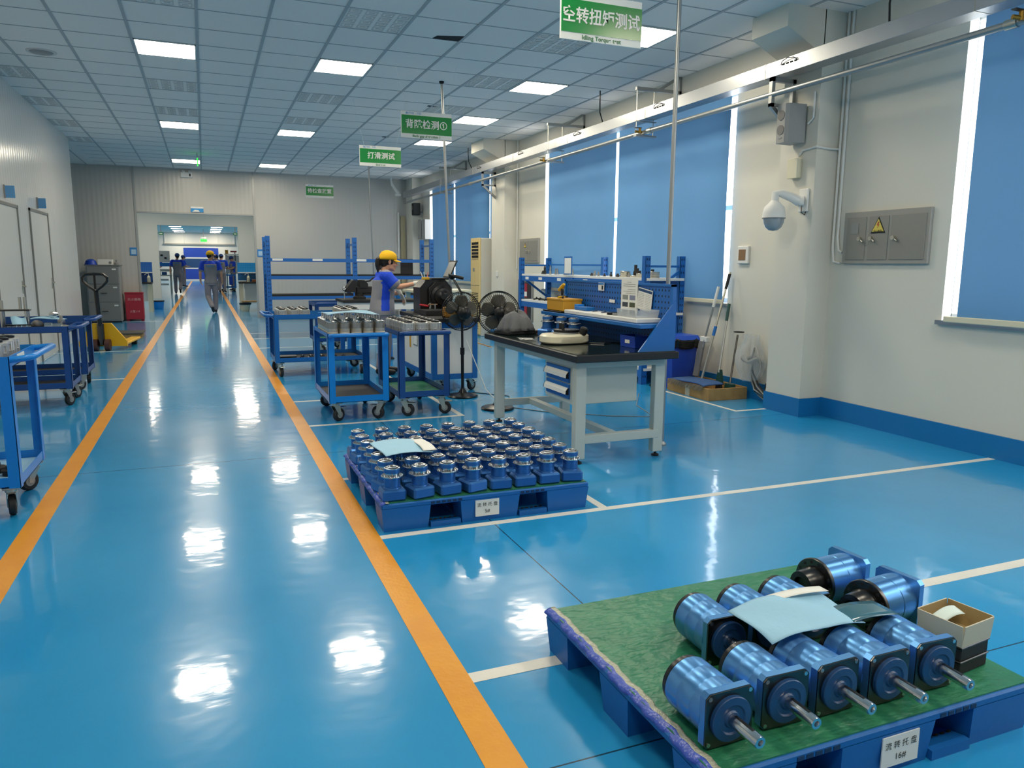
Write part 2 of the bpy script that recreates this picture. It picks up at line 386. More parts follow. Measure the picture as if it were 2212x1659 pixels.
def holed_wall(name, x0, x1, y0, y1, holes, m, along='y', h=HC):
    """wall slab with rectangular openings (a0, a1, z0, z1) along its run"""
    w = MB(); es = sorted({y0, y1} | {q for hh in holes for q in hh[:2]})
    for a, b in zip(es, es[1:]):
        zs = [(0, h)]
        for hh in holes:
            if hh[0] <= a + 1e-6 and hh[1] >= b - 1e-6: zs = [(0, hh[2]), (hh[3], h)]
        for z0, z1 in zs:
            if z1 - z0 < 1e-4: continue
            if along == 'y': w.bar((x0, a, z0), (x1, b, z1))
            else: w.bar((a, x0, z0), (b, x1, z1))
    return struct(w.build(name, m, smooth=0))
WIN = [(14.15, 18.45, .97, 3.22), (6.73, 11.55, .97, 3.22), (0.1, 4.13, .97, 3.22)]
holed_wall('wall_right', XW, XW + .2, YF, YE + .2, WIN, M_WALL)
struct(MB().bar((XL - .1, YF, 0), (XL, 15.9, HC)).build('wall_left', M_LEFT, smooth=0))
struct(MB().bar((-6.1, 15.8, 0), (XL - .1, 15.9, HC)).build('wall_corner', M_LEFT, smooth=0))
struct(MB().bar((-6.2, 15.8, 0), (-6.1, YE + .2, HC)).build('wall_recess', M_BACK, smooth=0))
struct(MB().bar((-6.2, YF - .1, 0), (5.5, YF, HC)).build('wall_front', M_WALL, smooth=0))
holed_wall('wall_back', YB, YB + .12, -6.2, XW, [(-1.41, 1.19, 0, 2.53)], M_BACK, 'x')
BW = bpy.data.objects['wall_back']
tr = MB(); tr.bar((-1.445, YB - .012, 0), (-1.40, YB + .13, HC)); tr.bar((1.18, YB - .012, 0), (1.225, YB + .13, HC)); tr.bar((-1.40, YB - .012, 2.50), (1.18, YB + .13, 2.535))
struct(tr.build('trim_1', mat('trim_steel', 'a9aaa8', rough=.35, metal=.3), smooth=0))
holed_wall('wall_passage', 31.3, 31.42, -6.2, XW, [(-1.55, 1.26, 0, 2.72)], mat('passage_white', 'd8d7cf', rough=.5), 'x')
struct(MB().bar((-6.2, YE, 0), (XW, YE + .12, HC)).build('wall_end', M_WHITE, smooth=0))
struct(MB().bar((-2.7, YE - .12, 2.62), (2.25, YE, 2.72)).build('trim_2', M_CAB, smooth=0))
for k, x in enumerate((-2.6, -1.35, .98, 2.2)): struct(MB().bar((x - .04, YE - .08, 2.72), (x + .04, YE, HC)).build(f'trim_{3 + k}', M_WHITE, smooth=0))
# roller door at the far end
d = struct(thing('door_3', 'navy roller shutter door with white bands at the far end of the aisle', 'door', (0, 0, 0)))
for z0, z1, m_ in ((0, .10, M_WHITE), (.10, .86, M_BINB), (.86, .95, M_WHITE), (.95, 1.62, M_NAVY), (1.62, 1.72, M_WHITE), (1.72, 2.41, M_BINB)):
    MB().bar((-1.38, YE - .05, z0), (1.03, YE - .002, z1)).build('shutter_panel', m_, d, smooth=0)

# columns on the window wall with tapered caps
def pilaster(n, y0, y1, cap=True):
    p = MB(); p.bar((5.02, y0, 0), (XW + .02, y1, HC))
    o = struct(p.build(f'wall_pilaster_{n}', M_WALL, smooth=0))
    if cap:
        q = MB(); q.prism([(5.03, 3.165), (4.62, 3.36), (4.62, HC), (5.03, HC)], (0, y0 - .0, 0), X, Z, Y, y1 - y0 + .0)
        q.build('column_cap', M_WALL, o, smooth=0)
    b = MB(); b.bar((5.005, y0 - .015, 0), (5.27, y1 + .015, .17), ); b.build('column_base', M_BASEB, o, smooth=0)
pilaster('near', 5.30, 5.75); pilaster('far', 12.75, 13.4); pilaster('corner', 19.2, YB, False)
b = MB(); b.bar((XW - .018, YF, 0), (XW, 5.285, .175)); b.bar((XW - .018, 5.765, 0), (XW, 12.735, .175)); b.bar((XW - .018, 13.415, 0), (XW, 19.2, .175))
struct(b.build('baseboard_right', M_BASEB, smooth=0))
b = MB(); b.bar((1.23, YB - .015, 0), (5.0, YB, .12)); struct(b.build('baseboard_back', M_CAB, smooth=0))

# windows: frame, glass, sill - and the roller blinds that hang in front of them
for n, (a, c, z0, z1) in enumerate(WIN):
    w = struct(thing(f'window_{n + 1}', 'aluminium framed window behind blue roller blinds', 'window'))
    f = MB(); x0, x1 = XW + .10, XW + .15
    f.bar((x0, a, z0), (x1, c, z0 + .05)); f.bar((x0, a, z1 - .05), (x1, c - .001, z1)); f.bar((x0, a, z0), (x1, a + .045, z1)); f.bar((x0, c - (.045 if n < 2 else .004), z0), (x1, c, z1))
    f.bar((x0, a, 1.98), (x1, c if n < 2 else c - 1.2, 2.03)); mid = (a + c) / 2
    for q in (mid + .3, mid - 1.1, mid + 1.5): f.bar((x0, q - .02, z0), (x1, q + .02, z1))
    f.build('window_frame', M_WHITE, w, smooth=0)
    MB().bar((XW + .12, a + .01, z0 + .01), (XW + .125, c - (.01 if n < 2 else .3), z1 - .01)).build('pane', M_GLASS, w, smooth=0)
    MB().bar((XW - .035, a - .03, z0 - .03), (XW + .2, c + .03, z0 + .002)).build('sill', M_ALU, w, smooth=0)
def blind(label, y0, y1, sway=0.0, seed=0):
    b = thing('roller_blind', label, 'blind', (5.2, (y0 + y1) / 2, .98), 0, 'blue roller blinds on the window wall')
    hw = (y1 - y0) / 2
    def fab(u, v):
        yy = -hw + u * 2 * hw; zz = .02 + v * 2.24
        edge = sway * math.sin(PI * min(1, max(0, v))) * (1 if u > .5 else -1) * abs(2 * u - 1) ** 4
        return (.006 * math.sin(u * 9 + seed + 2 * v) * (1 - v) + .004 * math.sin(23 * u + seed), yy + edge, zz)
    o = MB().grid(fab, 40, 14).build('fabric', M_BLIND, b, fix=False)
    MB().cyl((.03, -hw - .015, 2.28), (.03, hw + .015, 2.28), .028, n=12).build('roller_tube', M_WHITE, b)
    MB().bar((-.012, -hw - (.02 if seed != 5 else .09), -.015), (.014, hw + (.02 if seed != 5 else .1), .03), .005).build('bottom_bar', M_BEIGE if seed else M_CAB, b)
    return b
blind('blue roller blind nearest the camera beside the three-door electrical panel', 1.2, 3.955, .0, 5)
blind('blue roller blind behind the white column with speaker, right half of middle window', 6.735, 9.055, -.012, 2)
blind('blue roller blind on the left half of middle window beside small electrical cabinet', 9.125, 11.27, .0, 3)
blind('blue roller blind behind the tall cream air conditioner', 13.99, 16.17, -.02, 1)
blind('blue roller blind furthest from the camera, next to the corner', 16.24, 17.98, .0, 4)

# painted floor lines
def strip(name, x0, y0, x1, y1, m): return MB().bar((x0, y0, -.001), (x1, y1, .0015)).build(name, m, FL, smooth=0)
strip('aisle_line', -.945, YF, -.835, YE - 1.5, M_YEL); strip('aisle_line', .645, YF, .755, YE - 1.5, M_YEL)
LW = .025
for x0, y0, x1, y1 in ((.755, 3.575, XW - .02, 3.625), (.755, 2.17, XW - .02, 2.23), (2.02, 3.625, 2.07, 4.75), (.755, 4.69, 2.07, 4.735), (.755, 6.39, 2.14, 6.44), (2.09, 6.44, 2.14, 7.64), (.755, 7.59, 2.14, 7.64),
                       (.755, 12.68, 4.2, 12.73), (.755, 14.29, 4.2, 14.34), (.755, 15.4, 4.2, 15.45), (XL, 9.82, -.945, 9.865), (XL, 12.9, -.945, 12.945), (-3.0, 19.26, -.945, 19.31),
                       (4.63, 5.70, 5.0, 5.74), (4.63, 5.74, 4.67, 7.05), (2.0, 8.6, 2.05, 12.7)):
    strip('bay_line', x0, y0, x1, y1, M_LINE)
# hazard tape by the air conditioner
hz = MB()
for k in range(9):
    hz.cur = k % 2; yy = 11.7 + k * .08; hz.bar((4.36, yy, -.001), (4.42, yy + .08, .0015))
hz.build('hazard_tape', [M_YEL, M_RUBBER], FL, smooth=0)

# partition doors in the left wall
def wall_door(n, y0, y1, h):
    d = struct(thing(f'door_{n}', 'flush white panel door in the left wall', 'door'))
    f = MB(); f.bar((XL - .02, y0, 0), (XL + .018, y0 + .035, h)); f.bar((XL - .02, y1 - .035, 0), (XL + .018, y1, h)); f.bar((XL - .02, y0, h - .035), (XL + .018, y1, h))
    f.build('door_frame', mat('door_trim', '82837f', rough=.4, metal=.4), d, smooth=0)
    MB().bar((XL - .02, y0 + .035, .02), (XL + .006, y1 - .035, h - .035)).build('door_leaf', mat('door_leaf', 'cfcfca', rough=.3), d, smooth=0)
    k = MB(); k.cyl((XL + .006, y1 - .1, 1.05), (XL + .05, y1 - .1, 1.05), .012, n=8); k.tube([(XL + .05, y1 - .1, 1.05), (XL + .055, y1 - .2, 1.05)], .01); k.bar((XL + .004, y1 - .12, .96), (XL + .012, y1 - .08, 1.12), .003)
    k.build('door_handle', M_ZINC, d)
wall_door(1, 9.9, 11.22, 2.05); wall_door(2, 11.92, 13.22, 2.07)
for y0, lb in ((10.62, 'small blue flag sign over the nearer door in left wall'), (12.52, 'small blue flag sign over the farther door in left wall')):
    s = thing('door_sign', lb, 'sign', (XL, y0, 2.10), 0, 'blue flag signs over the doors')
    MB().bar((-.002, -.006, -.005), (.02, .006, .15)).build('bracket', M_CAB, s, smooth=0)
    MB().bar((.02, -.005, 0), (.115, .005, .14)).build('sign_plate', mat('flag_blue', '5b97c8', rough=.4), s, smooth=0)

# ------------------------------------------------------------------ ceiling lamps
def lamp(cx, cy, label):
    t = thing('ceiling_light', label, 'ceiling light', (cx, cy, HC), 0, 'square ceiling light panels')
    a, w = .286, .012; f = MB()
    for dx, dy, sx, sy in ((0, -a + w / 2, 2 * a, w), (0, a - w / 2, 2 * a, w), (-a + w / 2, 0, w, 2 * a), (a - w / 2, 0, w, 2 * a)): f.bar((dx - sx / 2, dy - sy / 2, -.012), (dx + sx / 2, dy + sy / 2, .0))
    f.build('frame', M_WHITE, t, smooth=0)
    q = a - w
    MB().add([(-q, -q, -.009), (-q, q, -.009), (q, q, -.009), (q, -q, -.009)], [(0, 1, 2, 3)]).build('diffuser', M_GLOW, t, smooth=0, fix=False)
YS = {-.44: 'behind the camera', 4.24: 'out of frame above the aisle'}
for cx, row, ys in ((-.25, 'left', (-.44, 4.24, 8.92, 13.6, 18.28)), (1.55, 'middle', (-.44, 4.24, 8.92, 13.6, 18.28)), (3.95, 'right', (-.44, 1.9, 6.58, 8.92, 11.26, 13.6))):
    vis = [q for q in ys if q > (5 if row != 'right' else 6)]
    for cy in ys:
        if cy in vis: k = vis.index(cy); lb = f'square ceiling light panel in the {row} row, {ORD[k]} nearest of those in view'
        else: lb = f'square ceiling light panel in the {row} row, overhead at {"the very back" if cy < 0 else "the front" if cy > 3 else "the middle"}'
        lamp(cx, cy, lb)
def far_lamp(cx, cy, label, sx=.3):
    t = thing('ceiling_light', label, 'ceiling light', (cx, cy, HC), 0, 'bright light panels of the far hall')
    MB().bar((-sx - .02, -.32, -.02), (sx + .02, .32, 0)).build('frame', M_WHITE, t, smooth=0)
    MB().add([(-sx, -.3, -.022), (-sx, .3, -.022), (sx, .3, -.022), (sx, -.3, -.022)], [(0, 1, 2, 3)]).build('diffuser', M_GLOW, t, smooth=0, fix=False)
for side, cx in (('left', -1.55), ('right', .85)):
    for k, cy in enumerate((51.5, 54.5, 57.5, 60.3)): far_lamp(cx, cy, f'bright far hall light panel in {side} column, {ORD[k]} from the doorway', .34)
    for k, cy in enumerate((22.5, 26.0, 29.0)): far_lamp(cx * 1.3, cy, f'unseen light panel added over the {side} half of the passage, {ORD[k]} from the hall')  # hidden behind the lintel, added to brighten the passage walls
    for k, cy in enumerate((36.0, 42.0, 47.0)): far_lamp(cx * 2.4, cy, f'unseen light panel added to the far hall well to the {side}, {ORD[k]} past the passage')  # out of view, added to raise the light level of the far hall

# round loudspeaker in the ceiling
t = thing('ceiling_speaker', 'round flush loudspeaker in the ceiling tiles near the left wall', 'speaker', (-1.47, 9.57, HC))
MB().lathe([(.0, -.004), (.115, -.006), (.13, -.012), (.14, -.010), (.142, 0)], n=32).build('rim', M_PAT, t)
MB().lathe([(.0, -.016), (.10, -.014), (.112, -.007)], n=32).build('grille', M_CAB, t)

# ------------------------------------------------------------------ hanging station signs
def station_sign(x0, y, zh, zh_text, en, label, size=.085, zt=3.01, zb=2.73, wire=True, sx=1.0, cx=None):
    w = .575; t = thing('hanging_sign', label, 'sign', (x0 + w / 2, y, zb), 0, 'green station signs hung from the ceiling'); h = zt - zb
    MB().bar((-w / 2, 0, 0), (w / 2, .006, h), .002).build('sign_board', M_SIGNW, t, smooth=0)
    MB().bar((-w / 2 + .008, -.0015, .045), (w / 2 - .0, .0, h - .042)).build('green_field', M_SIGNG, t, smooth=0)
    text('lettering', zh_text, size, M_SIGNW, t, (cx or 0, -.0022, h / 2 + .002), X, Z, bold=.0018, sx=sx)
    if en: text('caption', en, .036, M_GTXT, t, (0, -.0005, .022), X, Z, bold=.001, space=1.05)
    text('maker_mark', 'BETTO', .03, M_LOGO, t, (-w / 2 + .1, -.0005, h - .022), X, Z, bold=.0006); text('maker_mark', '贝拓', .026, M_LOGO, t, (-w / 2 + .2, -.0005, h - .022), X, Z)
    for s in (-1, 1):
        MB().tube([(s * w * .38, .003, h - .002), (s * w * .62, .003, HC - zb)], .0012, n=5).build('wire', M_PAPER, t)
station_sign(2.09, 4.4, 0, '空转扭矩测试', 'Idling Torque test', 'nearest green hanging sign, cut off by the top edge', .098, 3.02, 2.742, sx=.93)
s2 = station_sign(2.055, 8.3, 0, '背隙检测①', 'Back gap detection 1', 'green hanging sign reading backlash detection one, pole passing behind it', .098, sx=.98)
station_sign(2.02, 10.5, 0, '打滑测试', 'Skid test', 'green hanging sign reading skid test, between its two neighbours', .095, 2.95, 2.68, cx=.01)
station_sign(2.05, 16.6, 0, '待检查放置', '', 'smallest and farthest green hanging sign, in front of the grey back wall', .1, 3.0, 2.73)

# poles carrying air and power from the ceiling
for px, py, z0, tx, ty, lb in ((3.21, 4.8, 0, 3.21, 4.8, 'grey steel service pole behind the workbench pegboard'), (2.92, 9.15, 0, 2.76, 9.1, 'slim grey service pole behind the black test machine'), (3.42, 16.3, 0, 3.30, 16.2, 'thin pale service pole in front of the grey back wall')):
    p = thing('service_pole', lb, 'pole', (px, py, 0))
    MB().cyl((0, 0, 0), (tx - px, ty - py, HC), .016, n=12).build('tube', M_GALV, p)
    MB().lathe([(.035, 0), (.035, .012), (.02, .03)]).build('base_flange', M_GALV, p)
    MB().lathe([(.018, -.03), (.03, -.012), (.03, 0)], (tx - px, ty - py, HC)).build('ceiling_collar', M_DARK, p)
# ------------------------------------------------------------------ services along the window wall
t = thing('cable_trunking', 'long bright metal cable trunking running along the window wall', 'cable trunking', (4.75, 2, 3.03))
k = MB(); k.bar((0, -3.5, 0), (.16, 17.1, .125), .002); k.build('trunk_body', M_ALU, t)
k = MB()
for q in (-.3, 1.7, 3.7, 5.7, 7.7, 9.7, 11.7, 13.7): k.bar((-.003, q, -.002), (.163, q + .006, .127))
k.build('joint_strap', M_ZINC, t, smooth=0)
for yy in (5.4, 7.42, 9.4, 11.37, 13.34):
    o = MB(); q = yy - 2
    for j in range(4): o.bar((-.004, q - .09 + j * .05, .07), (.001, q - .06 + j * .05, .082))
    o.build('cable_slot', M_DARK, t, smooth=0)
    MB().tube([(-.004, q - .1, .076), (-.018, q - .07, .10), (-.024, q, .112), (-.018, q + .07, .10), (-.004, q + .1, .076)], .004, n=6).build('cable_loop', M_BLACK, t)
t = thing('air_pipe', 'round grey compressed air pipe below the cable trunking', 'pipe', (4.77, 2, 2.885))
MB().cyl((0, -3, 0), (0, 17, 0), .024, n=14).build('pipe_run', M_GALV, t)
for q in (1.45, 5.62, 8.3, 11.9):
    MB().cyl((0, q - .04, 0), (0, q + .04, 0), .032, n=14).build('coupling', M_ZINC, t)
for q in (1.35, 5.75, 8.42):
    v = MB().cyl((0, q, 0), (-.10, q + .03, .01), .014, n=10).cyl((-.045, q + .012, -.01), (-.045, q + .012, .05), .016, n=10).build('valve', mat('brass', 'a8803a', rough=.3, metal=1), t)
    MB().bar((-.12, q - .005, .045), (-.03, q + .03, .052)).build('valve_lever', M_DSTEEL, v)
def arm_bracket(yy, label):
    t = thing('wall_bracket', label, 'bracket', (XW, yy, 2.85), 0, 'brackets carrying trunking and pipe')
    MB().bar((-.60, -.02, .50), (0, .02, .535)).build('arm', M_GALV, t, smooth=0)
    MB().prism([(-.33, .52), (-.01, .72), (-.01, .685), (-.30, .50)], (0, -.015, 0), X, Z, Y, .03).build('brace', M_GALV, t, smooth=0)
    MB().bar((-.03, -.02, .48), (0, .02, .72)).build('wall_plate', M_GALV, t, smooth=0)
    for x in (-.585, -.36): MB().cyl((x, 0, .50), (x, 0, .0), .004, n=6).build('drop_rod', M_ZINC, t)
    MB().bar((-.60, -.015, .155), (-.33, .015, .165)).build('cross_bar', M_GALV, t, smooth=0)
    MB().bar((-.60, -.03, -.012), (-.33, .03, .008)).build('channel', M_GALV, t, smooth=0)
arm_bracket(7.78, 'triangular wall bracket with drop rods in the middle of nearest visible full window')
arm_bracket(10.2, 'triangular wall bracket with drop rods at the left part of middle window')
arm_bracket(15.6, 'triangular wall bracket with drop rods over the farthest window')
def square_bracket(yy, label):
    t = thing('frame_bracket', label, 'bracket', (5.02, yy, 2.78), 0, 'square angle steel brackets on the columns')
    f = MB()
    f.bar((-.27, -.02, .0), (-.235, .02, .25)); f.bar((-.035, -.02, 0), (0, .02, .25)); f.bar((-.27, -.02, .215), (0, .02, .25)); f.bar((-.27, -.02, 0), (0, .02, .03))
    f.build('square_frame', M_GALV, t, smooth=0)
    MB().prism([(-.27, 0), (-.005, -.22), (-.005, -.17), (-.215, 0)], (0, -.015, 0), X, Z, Y, .03).build('brace', M_GALV, t, smooth=0)
square_bracket(5.62, 'square steel bracket on the near column above the loudspeaker')
square_bracket(13.2, 'square steel bracket on the column behind the air conditioner')
# loose black cables above the trunking
for yy, xx, lb in ((4.35, 4.85, 'loose black cable dropping to trunking near the top right corner'), (8.75, 4.85, 'loose black cable dropping to trunking over the middle window'), (13.9, 4.85, 'loose black cable dropping to trunking over the farthest window')):
    tag(MB().tube([(xx - .12, yy, HC), (xx - .125, yy - .01, HC - .12), (xx - .09, yy + .05, HC - .25), (xx, yy + .12, 3.166)], .008, n=8).build('hanging_cable', M_BLACK), lb, 'cable')

# loudspeaker on the near column (face turned down the hall)
t = thing('wall_speaker', 'grey slim column loudspeaker mounted on the near white column', 'speaker', (5.02, 5.5, 2.46))
k = MB(); k.prism([(-.02, -.07), (-.19, -.05), (-.21, -.02), (-.21, .08), (-.19, .10), (-.02, .11)], (0, 0, .0), X, Y, Z, .33); k.build('cabinet', mat('speaker_grey', '9c9b98', rough=.6), t, smooth=0)
for zz in (.11, .235):
    MB().cyl((-.21, .03, zz), (-.214, .03, zz), .043, n=24).build('cone_grille', mat('speaker_grille', '7d7a76', rough=.8), t)
MB().bar((-.213, .01, .035), (-.209, .05, .048)).build('badge', M_CAB, t, smooth=0)
MB().bar((-.03, -.02, .05), (0, .06, .28)).build('wall_plate', M_CAB, t, smooth=0)
t = thing('junction_box', 'small cream junction box above the dome camera', 'junction box', (5.02, 5.52, 2.16))
MB().bar((-.055, -.06, 0), (0, .06, .17), .006).build('housing', M_BEIGE, t); MB().bar((-.062, -.062, -.002), (-.05, .062, .172), .003).build('lid', M_BEIGE, t)
# dome camera
t = thing('dome_camera', 'white dome security camera on a bent arm beside the near column', 'security camera', (5.02, 5.4, 1.88))
MB().bar((-.02, -.055, -.02), (-.001, .055, .18), .004).build('wall_plate', M_WHITE, t)
MB().tube([(-.045, .02, .07), (-.10, .04, .10), (-.2, .08, .14), (-.245, .10, .135), (-.25, .10, .06)], [.046, .042, .036, .036, .034], n=12).cyl((-.018, 0, .07), (-.05, .02, .07), .05, .046).build('arm', M_WHITE, t)
MB().lathe([(.03, .08), (.055, .05), (.085, .02), (.098, -.03), (.1, -.075)], (-.25, .10, 0), n=28).build('housing', M_WHITE, t)
MB().lathe([(.102, -.075), (.102, -.083)], (-.25, .10, 0), n=28).build('trim_ring', M_CAB, t)
MB().lathe([(.092, -.082), (.088, -.12), (.07, -.16), (.04, -.185), (.0, -.193)], (-.25, .10, 0), n=28).build('dome', mat('smoked_dome', '9aa3a8', rough=.12), t)
MB().tube([(-.05, -.02, .03), (-.06, -.03, -.03), (-.02, -.03, -.05), (-.005, -.03, .0)], .005, n=6).build('cable', M_BLACK, t)
# surface conduits
def conduit(pts, label, r=.011):
    o = MB().tube(pts, r, n=10); return tag(o.build('conduit', M_WHITE), label, 'conduit')
xw = XW - .012
conduit([(xw, 5.27, HC), (xw, 5.27, 1.55), (xw, 5.25, 1.42), (xw, 5.17, 1.405)], 'white conduit running down beside the near column to the electrical panel')
conduit([(xw, 5.22, HC), (xw, 5.22, 1.62), (xw, 5.20, 1.52), (xw, 5.16, 1.50)], 'second white conduit, right of the pair beside near column')
conduit([(5.008, 5.35, 2.88), (5.008, 5.35, 2.66), (5.008, 5.41, 2.62)], 'short white conduit feeding the column loudspeaker', .009)
conduit([(xw, 5.285, 2.40), (5.15, 5.288, 2.40), (5.008, 5.29, 2.41), (5.008, 5.45, 2.40), (5.008, 5.5, 2.35)], 'white conduit wrapping the near column to the junction box', .010)
conduit([(5.25, 12.70, HC), (5.25, 12.70, 1.3)], 'thin white conduit beside the far column', .012)

def elec_panel(y0, y1, z0, z1, ndoor, label):
    t = thing('electrical_panel', label, 'electrical panel', (XW, (y0 + y1) / 2, z0)); w = (y1 - y0) / 2; h = z1 - z0
    MB().bar((-.03, -w, 0), (.0, w, h), .004).build('frame', mat('panel_grey', '9d9b94', rough=.5, metal=.25), t)
    if ndoor == 3: spans = [(w - .04, w - .245), (w - .275, w - .475), (w - .50, -w + .035)]
    else: spans = [(w - .03, .02), (-.01, -w + .03)]
    for j, (a, b) in enumerate(spans):
        d = MB().bar((-.036, b, .035), (-.028, a, h - .045), .002).build('door', mat('panel_door', '8f8d86', rough=.45, metal=.25), t)
        hy = a - .04 if j else b + .05
        MB().cyl((-.036, hy, h * .48), (-.062, hy, h * .48), .018, n=12).cyl((-.05, hy, h * .48), (-.055, hy - .045, h * .42), .007, n=8).build('handle', M_ZINC, d)
    if ndoor == 3: MB().bar((-.04, spans[0][1] + .075, h * .58), (-.036, spans[0][0] - .05, h * .78)).build('nameplate', M_CAB, t, smooth=0)
    c = (spans[1][0] + spans[1][1]) / 2 if ndoor == 3 else spans[0][1] + .12
    zt = h * .72; s = .075 if ndoor == 3 else .05
    g = MB(); g.prism([(-s, -s * .85), (s, -s * .85), (0, s * .95)], (-.0365, c, zt), (0, -1, 0), Z, (-1, 0, 0), .002); g.build('warning_rim', M_INK, t, smooth=0)
    g = MB(); s *= .8; g.prism([(-s, -s * .82), (s, -s * .82), (0, s * .92)], (-.039, c, zt), (0, -1, 0), Z, (-1, 0, 0), .002); g.build('warning_triangle', mat('warning_yellow', 'd8c45a', rough=.5), t, smooth=0)
    g = MB(); g.prism([(-.004, .03), (.012, .03), (.002, .01), (.012, .008), (-.006, -.022), (-.001, .0), (-.012, .002)], (-.0415, c, zt), (0, -1, 0), Z, (-1, 0, 0), .001); g.build('bolt_mark', mat('bolt_red', 'b8473a', rough=.5), t, smooth=0)
    if ndoor == 3: text('warning_text', '当心触电', .022, M_INK, t, (-.0412, c, zt - .045), (0, -1, 0), Z)
    return t
elec_panel(4.28, 5.14, 1.40, 1.84, 3, 'flush grey three-door electrical panel with yellow warning triangle')
elec_panel(11.74, 12.56, 1.40, 1.82, 2, 'small two-door grey electrical panel beside the far column')
t = thing('fire_cabinet', 'grey fire hose cabinet with red and white notices behind the rack', 'cabinet', (XW, 12.3, .38))
MB().bar((-.03, -.32, 0), (0, .32, .73), .004).build('frame', M_CAB, t); MB().bar((-.036, -.28, .04), (-.028, .28, .69)).build('pane', M_DSTEEL, t, smooth=0)
for z0, z1, m_ in ((.42, .66, M_RED), (.44, .52, M_PAPER), (.12, .28, M_RED)): MB().bar((-.04 if m_ == M_RED else -.042, -.12, z0), (-.036, .12, z1)).build('notice', m_, t, smooth=0)
t = thing('breaker_box', 'small white breaker box with brown flap beside the middle window', 'breaker box', (XW, 6.48, 1.40))
MB().bar((-.03, -.085, 0), (0, .085, .18), .004).build('housing', M_WHITE, t); MB().bar((-.034, -.045, .035), (-.028, .06, .145)).build('flap', mat('brown_flap', '8a6a4a', rough=.35), t, smooth=0)
tag(MB().bar((5.005, 13.05, 1.15), (5.02, 13.13, 1.25), .003).build('wall_socket', M_WHITE), 'white wall socket on the far column above the desk fan', 'socket')

# standing air conditioner
t = thing('air_conditioner', 'tall yellowed cream floor standing air conditioner by the far column', 'air conditioner', (4.84, 13.79, 0))
MB().bar((.015, -.26, 0), (.34, .26, 1.86), .01).build('cabinet', mat('ac_white', 'cfccc2', rough=.5), t)
MB().bar((-.012, -.26, .03), (.016, .26, 1.865), .008).build('front_panel', M_ACF, t)
MB().bar((-.014, -.19, 1.47), (-.010, .19, 1.80)).build('outlet', M_DARK, t, smooth=0)
for q in range(6): MB().bar((-.022, -.19, 1.475 + q * .062), (-.012, .19, 1.49 + q * .062)).build('louvre', M_ACF, t, smooth=0)
k = MB()
for q in range(22): k.bar((-.0135, -.18, .14 + q * .032), (-.0115, .18, .154 + q * .032))
k.build('intake_grille', M_DARK, t, smooth=0)
MB().bar((-.016, .02, 1.24), (-.012, .12, 1.30)).build('display', M_CAB, t, smooth=0); MB().bar((-.0135, -.25, .965), (-.0115, .25, .972)).build('seam', M_DARK, t, smooth=0)

# far corner beside the last window
tag(MB().bar((4.86, YB - .05, 0), (4.98, YB, 2.6), .003).build('beige_duct', mat('beige_duct', 'b9ad8c', rough=.6)), 'beige vertical duct in the far corner', 'duct')
tag(MB().cyl((4.80, YB - .03, 0), (4.80, YB - .03, 2.7), .028, n=10).build('drain_pipe', M_WHITE), 'white vertical pipe in the far corner left of beige duct', 'pipe')
for z0, z1, y0, lb in ((2.0, 2.48, 18.85, 'small grey wall box high in the far corner, left one'), (1.98, 2.46, 18.5, 'small grey wall box high in the far corner beside the window')):
    t = thing('wall_box', lb, 'box', (XW, y0, z0), 0, 'grey boxes in the far corner'); MB().bar((-.16, -.14, 0), (0, .14, z1 - z0), .005).build('housing', M_CAB, t); MB().bar((-.165, -.12, .03), (-.158, .12, z1 - z0 - .03)).build('lid', mat('box_lid', '9b9b97', rough=.5), t, smooth=0)
t = thing('flood_light', 'white tilted flood light at the far end of trunking', 'flood light', (4.55, 19.5, 3.45))
MB().cyl((0, 0, .09), (0, 0, 0), .02, n=10).build('stem', M_WHITE, t); MB().tube([(0, 0, .02), (.02, 0, -.08), (.18, -.02, -.3)], [.02, .035, .045], n=8).build('lamp_arm', M_WHITE, t); MB().bar((.1, -.05, -.36), (.24, .03, -.3), .01).build('lamp_head', M_WHITE, t)
t = thing('corner_speaker', 'small black loudspeaker in far corner beneath a white lamp', 'speaker', (5.1, 19.1, 2.6)); MB().bar((-.1, -.1, 0), (.08, .1, .3), .01).build('cabinet', M_MATTE, t); MB().cyl((-.1, 0, .18), (-.105, 0, .18), .06, n=16).build('cone', M_BLACK, t); MB().bar((-.02, -.02, .06), (.17, .02, .1)).build('mount', M_CAB, t, smooth=0)

# things on the back wall
t = thing('emergency_light', 'white emergency light high on the back wall above the opening', 'emergency light', (-.28, YB, 3.34))
MB().bar((-.13, -.07, 0), (.13, 0, .12), .008).build('housing', M_WHITE, t)
for s in (-1, 1): MB().cyl((s * .07, -.03, .12), (s * .07, -.06, .15), .035, n=14).build('lamp_head', M_WHITE, t)
MB().bar((.06, -.073, .03), (.09, -.068, .09)).build('charge_window', M_INK, t, smooth=0)
t = thing('direction_sign', 'small blue and white sign above the opening in the back wall', 'sign', (-.09, YB, 2.55)); MB().bar((-.14, -.02, 0), (.14, 0, .11)).build('sign_plate', mat('sign_blue', '2a8ed0', rough=.2), t, smooth=0); MB().bar((-.14, -.022, .085), (.14, -.001, .125)).build('top_band', M_SIGNW, t, smooth=0); MB().prism([(-.11, 0), (.06, 0), (.03, .04), (-.05, .05)], (0, -.024, .005), X, Z, Y, .003).build('white_symbol', M_SIGNW, t, smooth=0)
